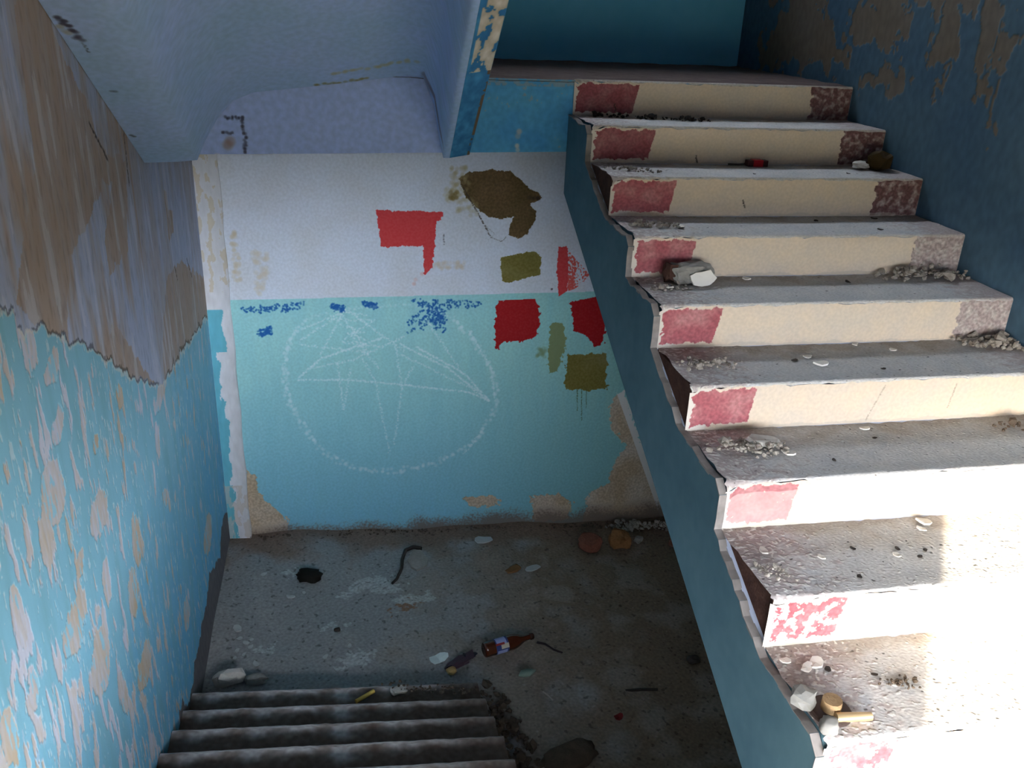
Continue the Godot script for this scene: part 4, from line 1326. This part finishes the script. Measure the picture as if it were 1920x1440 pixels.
	glass.metallic_specular = 0.6
	st = new_st()
	lathe(st, [Vector2(0.0, 0.006), Vector2(0.030, 0.0), Vector2(0.038, 0.004), Vector2(0.040, 0.012), Vector2(0.040, 0.165), Vector2(0.037, 0.185), Vector2(0.028, 0.208), Vector2(0.019, 0.228), Vector2(0.015, 0.245), Vector2(0.014, 0.278)], 28)
	obj("body", done(st), glass, bt)
	st = new_st()
	lathe(st, [Vector2(0.0145, 0.268), Vector2(0.0175, 0.270), Vector2(0.0175, 0.284), Vector2(0.015, 0.289), Vector2(0.0, 0.289)], 20)
	obj("mouth", done(st), flat_mat(Color8(48, 26, 18), 0.2), bt)
	var lc := Canvas.new(0, 0.25, 0, 0.075, 900)
	for y in lc.h:
		for x in lc.w:
			var u := float(x) / lc.w
			var v := float(y) / lc.h
			var col := Color8(54, 66, 120)
			if v > 0.12 and v < 0.9 and fmod(u * 3.0 + 0.1, 1.0) < 0.62:
				col = Color8(150, 160, 206)
			if fmod(u * 3.0 + 0.1, 1.0) > 0.70 and v < 0.6:
				col = Color8(196, 190, 172)
			if fmod(u * 3.0, 1.0) > 0.86 and v > 0.3:
				col = Color8(140, 50, 50)
			put(lc, y * lc.w + x, col, 0)
	st = new_st()
	for k in 24:
		var a0 := TAU * k / 24
		var a1 := TAU * (k + 1) / 24
		quad(st, Vector3(cos(a0) * 0.0406, 0.058, sin(a0) * 0.0406), Vector3(cos(a1) * 0.0406, 0.058, sin(a1) * 0.0406), Vector3(cos(a1) * 0.0406, 0.130, sin(a1) * 0.0406), Vector3(cos(a0) * 0.0406, 0.130, sin(a0) * 0.0406), Vector3(cos(a0), 0, sin(a0)), Vector2(k / 24.0, 1), Vector2((k + 1) / 24.0, 1), Vector2((k + 1) / 24.0, 0), Vector2(k / 24.0, 0), 0)
	obj("label", done(st), canvas_mat(lc, 0.0, 0.6), bt)
	st = new_st()
	tube(st, [Vector3(0, 0.006, 0), Vector3(0.04, 0.006, 0.02), Vector3(0.075, 0.006, 0.07), Vector3(0.115, 0.006, 0.10)], 0.006, 0.005, 6)
	item("cord", done(st), flat_mat(Color8(50, 42, 44), 0.9), on_floor(0.955, -3.668), Vector3.ZERO, "short dark cord on the floor by the bottle neck", "cord")
	# paper, wrapper, shards
	item("paper_scrap", flake(Vector2(0.11, 0.075), 0.002, 0.018, 61, 11), flat_mat(Color8(212, 222, 222), 0.9), on_floor(0.421, -3.584, 0.004), Vector3(0, 20, 4), "crumpled white paper scrap left of the brown bottle", "paper")
	var wr := thing("wrapper", "crushed dark wrapper between the paper scrap and the bottle", "wrapper", on_floor(0.53, -3.545))
	obj("sheet", lump(Vector3(0.15, 0.045, 0.06), 62, 0.45, 1), flat_mat(Color8(70, 52, 62), 0.45), wr).rotation_degrees = Vector3(0, 28, 0)
	obj("fold", flake(Vector2(0.09, 0.05), 0.002, 0.02, 63), flat_mat(Color8(40, 34, 44), 0.4), wr).position = Vector3(0.05, 0.03, -0.02)
	item("stone", lump(Vector3(0.05, 0.035, 0.04), 64, 0.15, 1), flat_mat(Color8(176, 150, 100), 0.9), on_floor(0.475, -3.486), Vector3(0, 15, 0), "small yellowish stone just below the crushed wrapper", "stone")
	item("rubber_lump", lump(Vector3(0.135, 0.05, 0.10), 65, 0.18, 2, false), flat_mat(Color8(22, 20, 16), 0.8), on_floor(-0.242, -4.345), Vector3(0, -15, 0), "black oval lump alone on the grey lower floor", "lump")
	item("brick_fragment", lump(Vector3(0.15, 0.10, 0.13), 66, 0.22, 1), M.brick, on_floor(1.485, -4.53), Vector3(0, 25, 0), "reddish broken brick, left of the two by the back wall", "brick")
	item("brick_fragment", lump(Vector3(0.14, 0.12, 0.13), 67, 0.2, 1), M.brickorange, on_floor(1.668, -4.52), Vector3(0, -12, 0), "orange broken brick, right of the two by the back wall", "brick")
	item("brick_crumb", lump(Vector3(0.07, 0.05, 0.06), 68, 0.2, 1), M.brick, on_floor(2.03, -4.50), Vector3(0, 40, 0), "small brick crumb right of the two broken bricks", "brick")
	item("stone", lump(Vector3(0.06, 0.04, 0.05), 75, 0.2, 1), M.cement, on_floor(1.81, -4.55), Vector3(0, 40, 0), "small grey stone just right of the orange brick", "stone")
	item("plaster_shard", flake(Vector2(0.13, 0.20), 0.014, 0.004, 69, 10), grey, on_floor(0.396, -4.451, 0.003), Vector3(3, 0, 0), "flat grey plaster shard beside a dark curved strap", "plaster shard")
	st = new_st()
	tube(st, [Vector3(0.05, 0.008, -0.13), Vector3(0.0, 0.010, -0.15), Vector3(-0.05, 0.010, -0.12), Vector3(-0.075, 0.008, -0.03), Vector3(-0.085, 0.008, 0.06), Vector3(-0.12, 0.007, 0.16), Vector3(-0.15, 0.007, 0.20)], 0.012, 0.008, 6)
	item("strap", done(st), dark, on_floor(0.375, -4.451), Vector3.ZERO, "dark curved strap around the flat grey shard", "strap")
	item("plaster_shard", lump(Vector3(0.14, 0.09, 0.06), 70, 0.2, 1), M.plaster, on_floor(-0.602, -3.53), Vector3(0, 5, 0), "grey plaster shard in the corner of the left wall and the lowest step", "plaster shard")
	item("plaster_shard", lump(Vector3(0.12, 0.055, 0.05), 71, 0.2, 1), grey, on_floor(-0.475, -3.52), Vector3(0, -8, 0), "smaller grey shard next to the corner shard at the lowest left step", "plaster shard")
	st = new_st()
	box(st, Vector3(-0.115, 0.0, -0.006), Vector3(0.115, 0.012, 0.012))
	st.append_from(flake(Vector2(0.10, 0.045), 0.012, 0.003, 72), 0, Transform3D(Basis(), Vector3(0.075, 0.001, -0.012)))
	item("lath", done(st), flat_mat(Color8(132, 150, 138), 0.8), on_floor(0.77, -3.385, 0.03), Vector3(4, 6, 3), "pale greenish splinter lying right of the foot of the left stairs", "splinter")
	st = new_st()
	tube(st, [Vector3(-0.042, 0.008, 0.028), Vector3(0.042, 0.010, -0.026)], 0.0095, 0.0095, 10)
	var cg := item("cigarette_end", done(st), flat_mat(Color8(206, 176, 92), 0.8), Vector3(0.038, 0.247, -3.20), Vector3.ZERO, "yellowish stub lying on the second step of the left stairs", "stub")
	cg.position.y = 0.2072 + -0.0793 * (0.038 - XW) + 0.003
	cg.position.z = -3.20
	item("plaster_chunk", lump(Vector3(0.08, 0.03, 0.05), 73, 0.25, 1), M.plaster, Vector3(0.19, 0.2072 - 0.0793 * (0.19 - XW) - 0.002, -3.225), Vector3(0, 12, 0), "pale crumbled chunk on the lowest left step, right of the stub", "plaster chunk")
	st = new_st()
	tube(st, [Vector3(0, 0.004, 0), Vector3(0.02, 0.006, 0.03), Vector3(0.036, 0.004, 0.065)], 0.004, 0.004, 6)
	item("straw", done(st), flat_mat(Color8(170, 160, 150), 0.8), on_floor(0.907, -3.305), Vector3.ZERO, "thin pale straw on the dirt right of the left stairs", "straw")
	st = new_st()
	tube(st, [Vector3(-0.08, 0.006, 0), Vector3(0.0, 0.010, 0.004), Vector3(0.085, 0.006, 0.012)], 0.009, 0.007, 6)
	item("stick", done(st), dark, on_floor(1.40, -3.26), Vector3.ZERO, "short black stick on the dirt near the right flight", "stick")
	item("scrap", flake(Vector2(0.06, 0.04), 0.004, 0.012, 74), flat_mat(Color8(112, 34, 36), 0.8), on_floor(1.232, -3.087, 0.003), Vector3(0, 30, 0), "dull red scrap on the dark dirt below the black stick", "scrap")
	item("wood_scrap", lump(Vector3(0.12, 0.02, 0.05), 76, 0.3, 1), flat_mat(Color8(120, 88, 58), 0.9), on_floor(0.95, -4.32), Vector3(0, 30, 0), "brown splinter on the floor in front of the back wall", "splinter")
	item("plaster_shard", flake(Vector2(0.11, 0.05), 0.008, 0.004, 77), dull, on_floor(1.074, -4.335, 0.003), Vector3(0, 24, 0), "pale shard touching the brown splinter on the lower floor", "plaster shard")
	item("plaster_shard", flake(Vector2(0.12, 0.08), 0.008, 0.004, 78), dull, on_floor(0.813, -4.633, 0.003), Vector3(0, -10, 0), "pale flat shard close to the back wall, below the circle's right side", "plaster shard")
	item("earth_mound", lump(Vector3(0.26, 0.06, 0.14), 79, 0.10, 2, false), M.dirt, on_floor(0.93, -2.86, -0.015), Vector3(0, 20, 0), "low brown dirt mound beside the left stairs at the picture's lower edge", "mound")
	item("stone", lump(Vector3(0.07, 0.04, 0.05), 80, 0.2, 1), dark, on_floor(1.75, -3.44), Vector3(0, 10, 0), "small black stone close to the blue side of the right flight", "stone")
	item("coal_bit", lump(Vector3(0.035, 0.02, 0.025), 81, 0.2, 1), dark, on_floor(-0.088, -3.864), Vector3(0, 10, 0), "tiny black bit in the middle of the grey floor", "crumb")
